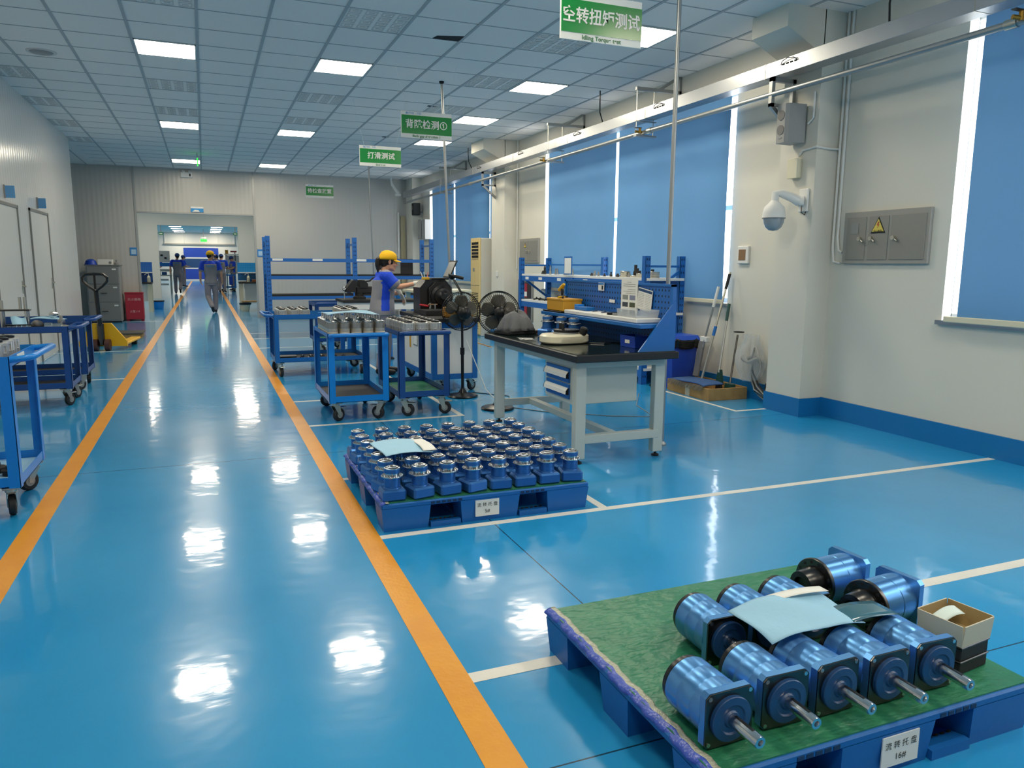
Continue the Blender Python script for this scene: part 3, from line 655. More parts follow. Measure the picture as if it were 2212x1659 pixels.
for x, lb in ((-1.52, 'blue framed notice on back wall left of the opening'), (1.31, 'blue framed notice on back wall right of the opening')):
    t = thing('wall_notice', lb, 'notice', (x, YB, 1.51), 0, 'blue notices beside the opening'); MB().bar((-.075, -.012, 0), (.075, 0, .185), .002).build('frame', mat('notice_blue', '3a83c8', rough=.3), t); MB().bar((-.05, -.014, .03), (.055, -.011, .14)).build('sheet', mat('notice_pale', 'a9c8e0', rough=.3), t, smooth=0)
t = thing('exit_sign', 'hanging green exit sign at the ceiling in front of the back wall', 'sign', (-.02, 16.9, 3.30), 0); MB().bar((-.012, -.13, 0), (.012, .13, .13), .002).build('sign_body', M_EXIT, t); MB().cyl((0, 0, .13), (0, 0, .24), .008, n=8).build('stem', M_CAB, t)
# filing cabinet, red hose box
t = thing('filing_cabinet', 'grey three-drawer filing cabinet against the back wall', 'cabinet', (-2.12, 19.45, 0))
MB().bar((-.33, -.3, .03), (.33, .3, 1.27), .004).build('body', M_CAB, t); MB().bar((-.31, -.28, 0), (.31, .28, .03)).build('plinth', M_MATTE, t, smooth=0); MB().bar((-.35, -.31, 1.27), (.35, .3, 1.29)).build('top', mat('cab_top', '6f706e', rough=.5), t, smooth=0)
for q in range(3):
    d = MB().bar((-.31, -.312, .06 + q * .405), (.31, -.3, .445 + q * .405), .003).build('drawer', mat('drawer_grey', '7f807e', rough=.45), t)
    MB().bar((-.06, -.325, .25 + q * .405), (.06, -.312, .265 + q * .405)).build('handle', M_MATTE, d, smooth=0); MB().bar((.19, -.316, .37 + q * .405), (.27, -.312, .40 + q * .405)).build('label_holder', M_PAPER, d, smooth=0)
t = thing('carton', 'flat white carton on top of the filing cabinet', 'carton', (-2.07, 19.4, 1.291)); MB().bar((-.15, -.1, 0), (.15, .1, .12), .003).build('body', M_PAPER, t); MB().cyl((.1, -.1, .05), (.1, -.103, .05), .03, n=12).build('cutout', M_CAB, t)
t = thing('hard_hat', 'blue hard hat on the left end of filing cabinet', 'hard hat', (-2.36, 19.35, 1.291)); MB().lathe([(.13, 0), (.12, .03), (.10, .09), (.05, .125), (0, .13)]).build('shell', M_BINB, t); MB().lathe([(.15, 0), (.15, .006), (.12, .012)]).build('brim', M_BINB, t)
tag(MB().lathe([(.05, 0), (.05, .05), (.02, .07), (.025, .11), (0, .12)]).build('tape_dispenser', M_CAB), 'small grey bottle on the right end of filing cabinet', 'bottle').location = (-1.85, 19.4, 1.29)
t = thing('hose_box', 'dark red fire equipment box on the floor beside the opening', 'box', (-1.55, 19.6, 0)); MB().bar((-.19, -.13, .04), (.19, .13, .66), .006).build('body', M_RED, t); MB().bar((-.2, -.14, .64), (.2, .14, .665), .003).build('lid', M_RED, t)
for sx in (-.15, .15): MB().bar((sx - .03, -.1, 0), (sx + .03, .1, .04)).build('foot', M_RED, t, smooth=0)
text('lettering', '灭火器箱', .07, mat('pale_pink', 'd3a7a8', rough=.5), t, (0, -.131, .5), X, Z); text('lettering', '火警119', .06, MATS['pale_pink'], t, (0, -.131, .22), X, Z)

# pallet truck
t = thing('pallet_jack', 'yellow hand pallet truck with black loop handle near the left wall', 'pallet jack', (-1.53, 13.1, 0), -.12)
fr = MB()
for s in (-1, 1): fr.bar((s * .26 - .075, .12, .075), (s * .26 + .075, 1.1, .115), .01)
fr.build('fork', M_YJACK, t)
k = MB(); k.prism([(-.34, .06), (.34, .06), (.34, .14), (.13, .42), (-.13, .42), (-.34, .14)], (0, .06, 0), X, Z, Y, .05); k.build('head_plate', M_YJACK, t, smooth=0)
MB().cyl((0, -.02, .1), (0, -.02, .42), .05, n=16).build('pump', M_DSTEEL, t)
MB().tube([(0, -.03, .35), (0, -.08, .62), (.0, -.12, .92)], .034, n=10).build('drawbar', M_BLACK, t)
MB().tube([(0, -.12, .92), (-.1, -.13, 1.0), (-.165, -.14, 1.07), (-.17, -.145, 1.13), (-.12, -.15, 1.175), (0, -.15, 1.18), (.12, -.15, 1.175), (.17, -.145, 1.13), (.165, -.14, 1.07), (.1, -.13, 1.0)], .022, n=10, closed=True).build('loop_handle', M_BLACK, t)
MB().bar((-.015, -.155, .95), (.015, -.135, 1.18), .004).build('lever', M_BLACK, t)
for s in (-1, 1): MB().cyl((s * .05, -.02, .09), (s * .12, -.02, .09), .09, n=22).build('steer_wheel', mat('wheel_brown', '4a2a26', rough=.5), t)
for s in (-1, 1): MB().cyl((s * .26 - .04, .95, .04), (s * .26 + .04, .95, .04), .04, n=14).build('load_roller', M_RUBBER, t)
t = thing('wooden_pallet', 'small wooden pallet with dark boards behind the pallet truck', 'pallet', (-1.45, 15.3, 0))
for q in (-.22, .0, .22): MB().bar((-.34, q - .05, .0), (.34, q + .05, .08), .003).build('bearer', M_WOOD, t)
MB().bar((-.36, -.3, .08), (.36, .3, .105), .003).build('deck', mat('dark_deck', '4b4a45', rough=.7), t)
# ------------------------------------------------------------------ carts
def caster(par, x, y, yaw=0.0, h=.17, brake=True, m=None):
    c = MB(); R_ = Matrix.Rotation(yaw, 4, 'Z'); T = Matrix.Translation((x, y, 0)) @ R_
    def put(mb, name, mt, p): 
        mb.v = [tuple(T @ Vector(v)) for v in mb.v]; return mb.build(name, mt, p)
    c.bar((-.045, -.04, h - .012), (.045, .04, h), .002).cyl((0, 0, h - .03), (0, 0, h - .012), .03, n=14)
    for s in (-1, 1): c.prism([(-.035, h - .03), (.03, h - .03), (.045, .05), (.02, .045)], (0, s * .022 - .002, 0), X, Z, Y, .004)
    o = put(c, 'caster', M_ZINC, par)
    put(MB().lathe([(.012, -.018), (.05, -.018), (.058, -.012), (.058, .012), (.05, .018), (.012, .018)], (.032, 0, .058), Y, n=24), 'wheel', M_RUBBER, o)
    put(MB().cyl((.032, -.02, .058), (.032, .02, .058), .03, n=16), 'hub', M_CAB, o)
    if brake: put(MB().bar((.03, -.025, h - .055), (.10, .025, h - .045), .002), 'brake_pedal', M_ZINC, o)
def cart(name, label, loc, rz, w, d, h, m, lower_mat=None, handle=True, tag_card=False, group='blue steel parts trolleys', h0=.17, rim=.06, under=True):
    """two-deck trolley of angle steel; the tube handle is on the -y side; w along x, d along y"""
    t = thing(name, label, 'trolley', loc, rz, group); a, b, q = w / 2, d / 2, .004
    f = MB(); f.bar((-a, -b, h - rim), (a, -b + q, h)); f.bar((-a, b - q, h - rim), (a, b, h)); f.bar((-a, -b, h - rim), (-a + q, b, h)); f.bar((a - q, -b, h - rim), (a, b, h)); f.bar((-a, -b, h - rim), (a, b, h - rim + .004))
    f.build('upper_tray', m, t, smooth=0)
    f = MB(); z = h0 + .005; f.bar((-a, -b, z), (a, -b + q, z + .055)); f.bar((-a, b - q, z), (a, b, z + .055)); f.bar((-a, -b, z), (-a + q, b, z + .055)); f.bar((a - q, -b, z), (a, b, z + .055)); f.bar((-a, -b, z), (a, b, z + .004))
    f.build('lower_tray', m, t, smooth=0)
    for sx in (-1, 1):
        for sy in (-1, 1):
            a_, b_ = a, b; a, b = a + .002, b + .002; p = MB(); p.bar((sx * a - (.056 if sx > 0 else 0), sy * b - (q if sy > 0 else 0), h0), (sx * a + (.056 if sx < 0 else 0), sy * b + (q if sy < 0 else 0), h)); p.bar((sx * a - (q if sx > 0 else 0), sy * b - (.056 if sy > 0 else 0), h0), (sx * a + (q if sx < 0 else 0), sy * b + (.056 if sy < 0 else 0), h))
            p.build('post', m, t, smooth=0); a, b = a_, b_
            caster(t, sx * (a - .06), sy * (b - .06), random.choice((-.5, .2, .6, 2.4)) if sy < 0 else random.choice((0, PI / 2, 1.2)), h0, sy < 0)
    if handle:
        MB().tube([(-a + .02, -b + .005, h - .02), (-a + .02, -b - .07, h - .012), (-a + .035, -b - .095, h - .008), (-a + .07, -b - .105, h - .006), (a - .07, -b - .105, h - .006), (a - .035, -b - .095, h - .008), (a - .02, -b - .07, h - .012), (a - .02, -b + .005, h - .02)], .017, n=12).build('handle', m, t)
    if lower_mat: MB().bar((-a + .012, -b + .012, z + .004), (a - .012, b - .012, z + .010)).build('shelf_mat', lower_mat, t, smooth=0)
    MB().bar((-a + .012, -b + .012, h - rim + .004), (a - .012, b - .012, h - rim + .010)).build('tray_mat', M_RUBBER, t, smooth=0)
    if tag_card: MB().bar((tag_card[0], -b - .004, h - rim + .01), (tag_card[1], -b - .001, h - .008)).build('card_holder', M_PAPER, t, smooth=0)
    return t, h - rim + .0115
# the two near trolleys beyond the loaded pallet
AX, AY = 1.20, 6.92; cA, zA = cart('parts_trolley', 'bright blue parts trolley with black lower shelf, left of the two nearest on right side', (AX, AY, 0), 0, .52, .90, .775, M_BBLUE, M_RUBBER, rim=.036)
BX, BY = 1.80, 6.96; cB, zB = cart('parts_trolley', 'dark blue parts trolley with green lower mat, beside the pedestal fan', (BX, BY, 0), 0, .47, .88, .775, M_DBLUE, M_GREEN, tag_card=(-.05, .1), rim=.04)
CX, CY = 1.285, 9.75; cC, zC = cart('parts_trolley', 'long blue parts trolley behind, its caster on the aisle line', (CX, CY, 0), -PI / 2, .75, 1.10, .755, M_BLUE, M_MATTE)
DX, DY = 1.76, 12.1; cD, zD = cart('parts_trolley', 'small navy parts trolley farthest back, in front of the empty rack', (DX, DY, 0), 0, .46, .75, .77, M_DBLUE, M_GREEN)
# left side
L1X, L1Y = -1.40, 4.90; cL1, zL1 = cart('parts_trolley', 'bright blue parts trolley cut off by the left edge, nearest on left side', (L1X, L1Y, 0), PI / 2, .66, .86, .875, M_BBLUE, M_SHEET, tag_card=(-.15, .02))
L2X, L2Y = -1.80, 8.36; cL2, zL2 = cart('parts_trolley', 'navy parts trolley on the left side, middle of the three there', (L2X, L2Y, 0), PI / 2, .56, 1.16, .765, M_DBLUE, M_MATTE)
L3X, L3Y = -1.80, 9.38; cL3, zL3 = cart('parts_trolley', 'navy parts trolley on the left side, farthest of the three there', (L3X, L3Y, 0), PI / 2, .56, 1.16, .765, M_DBLUE, M_MATTE)

# ------------------------------------------------------------------ gear units
def reducer_steel(label, loc, group):
    """upright pale steel planetary unit with bolt flange and shaft"""
    t = thing('steel_reducer', label, 'gear reducer', loc, 0, group)
    MB().lathe([(.043, 0), (.045, .004), (.045, .030), (.042, .033), (.044, .036), (.044, .062), (.046, .065)], n=26).build('base_body', mat('cream_alloy', 'dbd3c2', rough=.4, metal=.35), t)
    k = MB().lathe([(.047, .065), (.047, .110), (.044, .114)], n=26); k.build('ring_gear', mat('grey_alloy', 'a5a19a', rough=.35, metal=.8), t)
    MB().lathe([(.048, .114), (.048, .122), (.03, .125), (.022, .130)], n=26).build('output_flange', M_STEEL, t)
    MB().cyl((0, 0, .126), (0, 0, .172), .0115, n=14).build('shaft', M_STEEL, t)
    MB().cyl((0, -.043, .012), (0, -.0445, .012), .006, n=10).build('plug_hole', M_DARK, t)
    return t
def reducer_ribbed(label, loc, group):
    """squat bright unit with a ring of through bolts and a dark cap"""
    t = thing('ribbed_reducer', label, 'gear reducer', loc, 0, group)
    k = MB(); k.lathe([(.052, 0), (.055, .004), (.055, .038), (.058, .040), (.058, .046), (.052, .048), (.052, .080), (.057, .082), (.057, .098), (.045, .102)], n=26); k.build('housing', M_BRIGHT, t)
    k = MB()
    for i in range(12):
        a = 2 * PI * i / 12; k.cyl((.056 * math.cos(a), .056 * math.sin(a), .004), (.056 * math.cos(a), .056 * math.sin(a), .094), .0055, n=6)
    k.build('tie_bolts', M_BRIGHT, t)
    MB().lathe([(.036, .10), (.038, .103), (.038, .114), (.03, .118), (.012, .119), (.010, .112)], n=24).build('cap', M_BLACK, t)
    return t
def line_up(make, n0, n1, fx, where, group, skip=()):
    first = None
    for j in range(n1):
        for i in range(n0):
            if (i, j) in skip: continue
            loc = fx(i, j); lb = where(i, j)
            if first is None: first = make(lb, loc, group)
            else: dup(first, loc, random.uniform(-.3, .3), lb)
line_up(reducer_steel, 5, 6, lambda i, j: (AX - .205 + i * .102, AY - .375 + j * .118, zA), lambda i, j: f'upright pale steel gear reducer on bright blue trolley, {ORD[j]} row from front, {ORD[i]} from left', 'steel reducers standing on the bright blue trolley')
line_up(reducer_ribbed, 3, 6, lambda i, j: (BX - .125 + i * .125, BY - .36 + j * .128, zB), lambda i, j: f'ribbed bright gear reducer on dark blue trolley, {ORD[j]} row from front, {ORD[i]} from left', 'ribbed reducers on the dark blue trolley')
line_up(reducer_ribbed, 3, 4, lambda i, j: (CX - .44 + i * .135, CY - .26 + j * .135, zC), lambda i, j: f'ribbed gear reducer at left end of long trolley, {ORD[j]} row from front, {ORD[i]} from left', 'ribbed reducers on the long blue trolley')
line_up(reducer_ribbed, 2, 5, lambda i, j: (CX + .30 + i * .13, CY - .27 + j * .13, zC), lambda i, j: f'ribbed gear reducer at right end of long trolley, {ORD[j]} row from front, {ORD[i]} from left', 'ribbed reducers on the long blue trolley')
line_up(reducer_ribbed, 3, 4, lambda i, j: (L1X + .06 + i * .13, L1Y - .22 + j * .14, zL1), lambda i, j: f'bright gear reducer on nearest left trolley, {ORD[j]} row from camera, {ORD[i]} from left', 'reducers on the nearest left trolley')
# draped order sheets
def sheet(name, label, loc, w, d, rz, sag, m, thick=.0025, extra=None):
    o = MB().grid(lambda u, v: (-w / 2 + w * u, -d / 2 + d * v, sag(u, v)), 22, 16).build(name, m, fix=False)
    solid(o, thick); o.location = loc; o.rotation_euler = (0, 0, rz); return tag(o, label, 'paper')
sheet('order_sheet', 'light blue work sheet lying over the reducers on bright blue trolley', (AX - .02, AY - .1, zA + .176), .46, .36, .1, lambda u, v: .012 * math.sin(PI * u) + .008 * math.sin(5 * u + 3 * v) + (.0), M_SHEET)
sheet('order_sheet', 'light blue work sheet on the farthest left trolley', (-1.62, 9.38, zL3 + .004), .42, .3, .05, lambda u, v: .17 * u * (1 - u) + .006 * math.sin(7 * u) + .006, M_SHEET)
sheet('order_sheet', 'crumpled light blue sheet standing among parts near the left edge', (-1.64, 8.27, zL2 + .075), .12, .15, .3, lambda u, v: .10 * v - .05 + .01 * math.sin(6 * u), M_SHEET)
# small parts on trolleys
def shaft_part(label, loc, rz, L=.2, r=.03, lie=True, group='loose shafts on the navy trolley'):
    t = thing('stepped_shaft', label, 'shaft', loc, rz, group)
    ax = X if lie else Z; o = (0, 0, r * 1.25) if lie else (0, 0, 0)
    MB().lathe([(r, 0), (r * 1.25, .003), (r * 1.25, L * .32), (r, L * .33), (r, L * .7)], o, ax, n=22).build('body', M_STEEL, t)
    MB().lathe([(r * .45, L * .7), (r * .45, L)], o, ax, n=16).build('journal', M_ZINC, t)
    return t
shaft_part('bright stepped shaft lying at the front of middle left trolley', (-1.43, 8.21, zL2), .05, .2, .03)
shaft_part('short bright shaft standing on the middle left trolley', (-1.32, 8.42, zL2), 0, .13, .034, False)
shaft_part('bright ring-ended shaft lying on the blue sheet, farthest left trolley', (-1.55, 9.33, zL3 + .05), 1.2, .12, .025)
t = thing('bearing_housing', 'dark ringed bearing housing lying on the middle left trolley', 'housing', (-1.485, 8.20, zL2 + .052), 0)
MB().lathe([(.03, -.02), (.05, -.02), (.052, .02), (.034, .025)], axis=(.5, -1, 0), n=24).build('ring', M_DSTEEL, t); MB().lathe([(.028, -.0205), (.028, -.016)], axis=(.5, -1, 0), n=20).build('bore', M_DARK, t)
t = thing('press_fixture', 'steel fixture with two posts at the left edge of middle trolley', 'fixture', (-1.70, 8.42, zL2), 0)
MB().bar((-.13, -.05, .18), (.13, .05, .195), .003).build('plate', M_DSTEEL, t)
for x, zz in ((-.1, .28), (.05, .31), (.09, .31)): MB().cyl((x, 0, .19), (x, 0, zz), .013, n=12).build('post', M_ZINC, t)
for x in (-.1, .1): MB().cyl((x, 0, 0), (x, 0, .18), .022, n=12).build('leg', M_STEEL, t)
t = thing('rack_gear', 'row of bright splined blocks on the front rim of middle left trolley', 'part', (-1.62, 8.17, zL2), .15)
for q in range(5): MB().bar((-.1 + q * .04, -.02, 0), (-.066 + q * .04, .02, .06), .004).build('block', M_ALU, t)
MB().bar((-.11, -.022, .06), (.1, .022, .068), .002).build('cover', M_BLACK, t)
for k, (x, y) in enumerate(((-1.37, 9.36), (-1.29, 9.38))):
    tag(MB().lathe([(.045, 0), (.05, .006), (.05, .014), (.02, .02)], n=18).build('flange_ring', M_ZINC), f'small bright flange on the farthest left trolley, {ORD[k]} from left', 'flange', 'flanges on the farthest left trolley').location = (x, y, zL3)
for k, (x, y, r) in enumerate(((-1.15, 4.68, .05), (-1.06, 4.82, .045), (-1.16, 4.9, .055), (-1.27, 4.75, .05))):
    t = thing('bearing_cup', f'dark machined cup on lower shelf of nearest left trolley, {ORD[k]} from front', 'cup', (x, y, .186), 0, 'dark cups on the lower shelf'); MB().lathe([(r, 0), (r, .02), (r * 1.12, .022), (r * 1.12, .03), (r * .8, .034)], n=20).build('flange', M_MATTE, t); MB().cyl((0, 0, .03), (0, 0, .055), r * .6, n=16).build('hub', M_BLACK, t)
for k in range(9):
    x, y = CX - .22 + (k % 5) * .13 + random.uniform(-.02, .02), CY - .26 + (k // 5) * .12
    t = thing('gear_blank', f'small bright gear on lower shelf of long trolley, {ORD[k]} from the left front', 'gear', (x, y, .186), 0, 'gears on the lower shelf of the long trolley')
    MB().lathe([(.04, 0), (.045, .004), (.045, .02), (.025, .024), (.022, .045), (.01, .05)], n=18).build('body', M_DSTEEL, t); MB().cyl((0, 0, .048), (0, 0, .052), .008, n=8).build('bore', M_DARK, t)
t = thing('black_tray', 'flat black plastic tray on lower shelf of long trolley', 'tray', (CX - .4, CY - .2, .186)); MB().bar((-.11, -.08, 0), (.11, .08, .05), .004).build('tray_body', M_MATTE, t); MB().bar((-.115, -.085, .045), (.115, .085, .052), .002).build('rim', M_BLACK, t)
t = thing('rag', 'white rag on the upper tray of small navy trolley', 'rag', (DX - .05, DY - .2, zD + .004)); MB().ell((0, 0, .015), (.08, .05, .018), 12, 6).ell((.16, .02, .012), (.05, .04, .014), 10, 6).build('cloth', M_PAPER, t)

# ------------------------------------------------------------------ pallets
def pallet(label, x0, x1, y0, y1, card, clips):
    t = thing('plastic_pallet', label, 'pallet', ((x0 + x1) / 2, (y0 + y1) / 2, 0), 0, 'blue plastic pallets'); a, b = (x1 - x0) / 2, (y1 - y0) / 2
    fx, fy = .165, .13
    xs = [(-a, -a + .26), (-.17, .17), (a - .26, a)]; ys = [(-b, -b + .17), (-.085, .085), (b - .17, b)]
    for i, (p, q) in enumerate(xs):
        for j, (r, s) in enumerate(ys):
            k = MB(); sh = .012; k.add([(p + sh, r + sh, 0), (q - sh, r + sh, 0), (q - sh, s - sh, 0), (p + sh, s - sh, 0), (p, r, .125), (q, r, .125), (q, s, .125), (p, s, .125)], [(0, 3, 2, 1), (4, 5, 6, 7), (0, 1, 5, 4), (1, 2, 6, 5), (2, 3, 7, 6), (3, 0, 4, 7)])
            k.build('foot_block', M_PALLET, t, smooth=0)
    d = MB(); d.bar((-a, -b, .122), (a, b, .15), .006); d.build('deck', M_PALLET, t)
    n = int(2 * a / .03)     # ribbed edge under the deck, over each fork opening
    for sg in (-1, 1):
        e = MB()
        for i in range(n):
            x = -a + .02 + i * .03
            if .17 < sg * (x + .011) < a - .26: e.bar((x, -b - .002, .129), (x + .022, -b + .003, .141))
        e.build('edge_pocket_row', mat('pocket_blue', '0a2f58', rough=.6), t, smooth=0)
    for (p, q) in ((-a + .26, -.17), (.17, a - .26)):
        h_ = MB(); h_.prism([(0, .0), (.11, .0), (.11, .006), (.02, .03), (0, .03)], (p, -b, 0), Y, Z, X, q - p); h_.cur = 1
        for i in range(6): x = p + (i + .5) * (q - p) / 6; h_.cyl((x, -b + .058, .0175), (x, -b + .063, .0215), .008, n=10)
        h_.build('bottom_runner', [M_PALLET, M_DARK], t, smooth=0)
    MB().bar((-.16, -b + .02, .0), (.16, b - .02, .010)).build('middle_runner', M_PALLET, t, smooth=0)
    MB().bar((-a + .01, -b + .01, .150), (a - .01, b - .01, .154)).build('top_mat', M_GREEN, t, smooth=0)
    cx, num = card
    c = MB().bar((cx - .068, -b - .0025, .028), (cx + .068, -b + .001, .118)).build('label_card', M_PAPER, t, smooth=0)
    text('lettering', '流 转 托 盘', .0245, M_INK, c, (cx, -b - .0026, .090), X, Z); text('lettering', num, .027, M_INK, c, (cx, -b - .0026, .055), X, Z)
    # worn tape along the left edge
    tp = MB().grid(lambda u, v: (-a - .004 + .042 * v ** .8 * (1 if v > .3 else .4) + .003 * math.sin(37 * u) + .003 * math.sin(91 * u + 2), -b + 2 * b * u, .156 - (.014 * (1 - v / .35) if v < .35 else 0) + .0012 * math.sin(90 * u) * v), 60, 6).build('edge_tape', [M_TAPE, mat('worn_tape', 'b9b8a4', rough=.2, bump=(40, .8))], t, fix=False)
    for k, pl in enumerate(tp.data.polygons): pl.material_index = 1 if (k // 60) >= 3 else 0
    solid(tp, .0012)
    return t
pallet('blue plastic pallet number five loaded with rows of blue reducers', .775, 1.965, 3.655, 4.755, (-.02, '5#'), 1)
pallet('blue plastic pallet with bare green mat in the right foreground', 1.07, 2.235, 1.325, 2.285, (.04, '16#'), 0)

# upright blue reducers on the loaded pallet
def reducer_blue(label, loc, group):
    t = thing('flanged_reducer', label, 'gear reducer', loc, 0, group)
    MB().box((0, 0, .031), (.124, .124, .062), .010).lathe([(.048, .062), (.046, .068), (.0425, .069)], n=28).build('square_base', M_GEAR, t)
    MB().lathe([(.0425, .066), (.0425, .095), (.0418, .0955), (.0418, .0965), (.0425, .097), (.0425, .122)], n=28).build('barrel', M_GEAR, t)
    k = MB().lathe([(.042, .122), (.057, .1225), (.058, .125), (.058, .1275), (.057, .129), (.043, .129)], n=32)
    for i in range(16):
        a = 2 * PI * i / 16; k.cyl((.0505 * math.cos(a), .0505 * math.sin(a), .128), (.0505 * math.cos(a), .0505 * math.sin(a), .1325), .0035, n=8)
    k.build('bolt_flange', M_STEEL, t)
    MB().lathe([(.040, .129), (.0405, .143), (.043, .1435)], n=28).build('steel_neck', M_STEEL, t)
    MB().lathe([(.0435, .1435), (.0435, .163), (.042, .165)], n=28).build('blue_collar', M_GEAR, t)
    MB().lathe([(.041, .165), (.041, .169), (.036, .170), (.036, .166), (.031, .1665), (.031, .174), (.024, .1755), (.020, .1745), (.020, .171), (.008, .171), (.008, .166)], n=28).build('output_disc', M_STEEL, t)
    return t
line_up(reducer_blue, 8, 7, lambda i, j: (.85 + i * .1485 + random.uniform(-.004, .004), 3.735 + j * .156 + random.uniform(-.004, .004), .154), lambda i, j: f'blue flanged gear reducer on loaded pallet, {ORD[j]} row from front, {ORD[i]} from left', 'blue flanged reducers on the loaded pallet')
o = sheet('order_sheet', 'light blue job sheet in a sleeve lying on the blue reducers', (.985, 4.10, .335), .27, .34, .06, lambda u, v: .006 * math.sin(PI * u) + .004 * math.sin(6 * v + 4 * u), M_SHEET)
tag(solid(MB().grid(lambda u, v: (.075 * u + .03 * v * (1 - v), -.16 + .30 * v, .004 * math.sin(5 * v)), 6, 12).build('job_card', M_PAPER, fix=False), .002), 'white card slipping out from under the light blue job sheet', 'paper').location = (1.075, 4.10, .344)

# big lying gearboxes in the foreground
def gearbox(label, loc, rz, group):
    """axis along local -y: square flange and shaft in front, dark end ring behind; lies on its flange edge"""
    t = thing('servo_gearbox', label, 'gearbox', loc, rz, group); zc = .0775; A = (0, -1, 0); o = (0, 0, zc)
    MB().lathe([(.070, -.164), (.0765, -.161), (.0765, -.118), (.0748, -.115), (.0748, -.111), (.0765, -.108), (.0765, -.066), (.0738, -.062), (.0738, -.056), (.0768, -.050), (.0768, -.012)], o, A, n=48).build('barrel', M_GEARL, t)
    k = MB(); c = .0; s = .0755; ch = .012
    poly = [(-s + ch, -s), (s - ch, -s), (s, -s + ch), (s, s - ch), (s - ch, s), (-s + ch, s), (-s, s - ch), (-s, -s + ch)]
    k.prism(poly, (0, .014, zc), X, Z, (0, -1, 0), .022)
    k.build('square_flange', M_GEARL, t, smooth=0)
    poly2 = [(x * .985, y * .985) for x, y in poly]
    MB().prism(poly2, (0, -.0081, zc), X, Z, (0, -1, 0), .004).build('flange_face', M_DSTEEL, t, smooth=0)
    MB().lathe([(.061, .012), (.061, .022), (.059, .024), (.04, .026), (.036, .022), (.024, .021), (.02, .026)], o, A, n=44).build('front_cover', M_NAVY, t)
    k = MB().lathe([(.0165, .018), (.0165, .122), (.0150, .126), (.008, .1261), (.006, .118)], o, A, n=26); k.build('shaft', M_STEEL, t)
    MB().bar((-.004, -.10, zc + .0135), (.004, -.035, zc + .0175)).build('key', M_DSTEEL, t, smooth=0)
    MB().lathe([(.062, -.164), (.071, -.169), (.071, -.182), (.055, -.185), (.03, -.178)], o, A, n=36).build('rear_ring', M_BLACK, t)
    for sx in (-1, 1):
        for sz in (-1, 1): MB().cyl((sx * .063, -.008, zc + sz * .063), (sx * .063, -.0135, zc + sz * .063), .006, n=12).build('bolt', M_STEEL, t)
    return t
ZP = .156
first = None
for k, (x, y, r) in enumerate(((1.182, 1.425, .02), (1.372, 1.435, -.02), (1.548, 1.43, .03), (1.722, 1.415, .0), (1.905, 1.415, -.05))):
    lb = f'satin blue servo gearbox in the front row on foreground pallet, {ORD[k]} from left'
    if first is None: first = gearbox(lb, (x, y, ZP), r, 'blue gearboxes lying on the foreground pallet')
    else: dup(first, (x, y, ZP), r, lb)
for k, (x, y, r) in enumerate(((1.435, 1.755, -.02), (1.615, 1.765, .02), (1.79, 1.77, .0))):
    dup(first, (x, y, ZP), r, f'satin blue servo gearbox in the back row on foreground pallet, {ORD[k]} from left')
def gearbox_hub(label, loc, rz, group):
    """same family turned round: holed flange ring with a black hub shows; axis along local -y"""
    t = thing('hub_gearbox', label, 'gearbox', loc, rz, group); zc = .088; A = (0, -1, 0); o = (0, 0, zc)
    MB().lathe([(.078, -.15), (.08, -.148), (.08, -.085), (.0785, -.083), (.0785, -.08), (.08, -.078), (.08, .0)], o, A, n=44).build('barrel', M_GEARL, t)
    k = MB().lathe([(.078, .0), (.086, .002), (.086, .012), (.084, .014), (.058, .014), (.056, .006)], o, A, n=44); k.cur = 1
    for i in range(14):
        a = 2 * PI * i / 14; k.cyl((.072 * math.cos(a), -.0135, zc + .072 * math.sin(a)), (.072 * math.cos(a), -.0155, zc + .072 * math.sin(a)), .0055, n=10)
    k.build('bolt_ring', [M_DSTEEL, M_DARK], t)
    MB().lathe([(.057, .006), (.057, .028), (.053, .034), (.051, .066), (.049, .078), (.030, .080), (.028, .064), (.012, .062)], o, A, n=36).build('hub', M_BLACK, t)
    s = .084; k = MB(); k.prism([(-s, -s + .014), (-s + .014, -s), (s - .014, -s), (s, -s + .014), (s, s - .014), (s - .014, s), (-s + .014, s), (-s, s - .014)], (0, .170, zc), X, Z, (0, -1, 0), .022); k.build('square_flange', M_GEARL, t, smooth=0)
    MB().lathe([(.02, -.168), (.02, -.222), (.018, -.225)], o, A, n=24).build('shaft', M_STEEL, t)
    return t
h1 = gearbox_hub('blue gearbox with black hub turned left, nearer one beside the card box', (2.02, 1.755, ZP - .001), -PI / 2 + .10, 'gearboxes turned hub-first')
dup(h1, (2.0, 1.965, ZP - .001), -PI / 2 + .06, 'blue gearbox with black hub turned left, farthest gearbox on the pallet')
o = sheet('order_sheet', 'large pale blue job sheet draped over the lying gearboxes', (1.60, 1.64, .330), .36, .19, .03, lambda u, v: .010 + .016 * math.sin(PI * u * 1.15) - .018 * (1 - v) * (1 - v) + .004 * math.sin(9 * u + 5 * v), M_SHEET)
tag(solid(MB().grid(lambda u, v: (-.11 + .24 * u, -.02 + .04 * v, .012 * math.sin(PI * (u * .8 + .1))), 12, 3).build('job_card', M_PAPER, fix=False), .001), 'white strip along the back edge of the large job sheet', 'paper').location = (1.66, 1.725, .347)
tag(solid(MB().grid(lambda u, v: (-.10 + .2 * u, -.05 + .1 * v, .006 * math.sin(4 * u)), 8, 4).build('plastic_sleeve', mat('sleeve_dark', '3d6a7c', rough=.15), fix=False), .002), 'dark clear sleeve corner sticking out right of large job sheet', 'sleeve').location = (1.82, 1.60, .325)
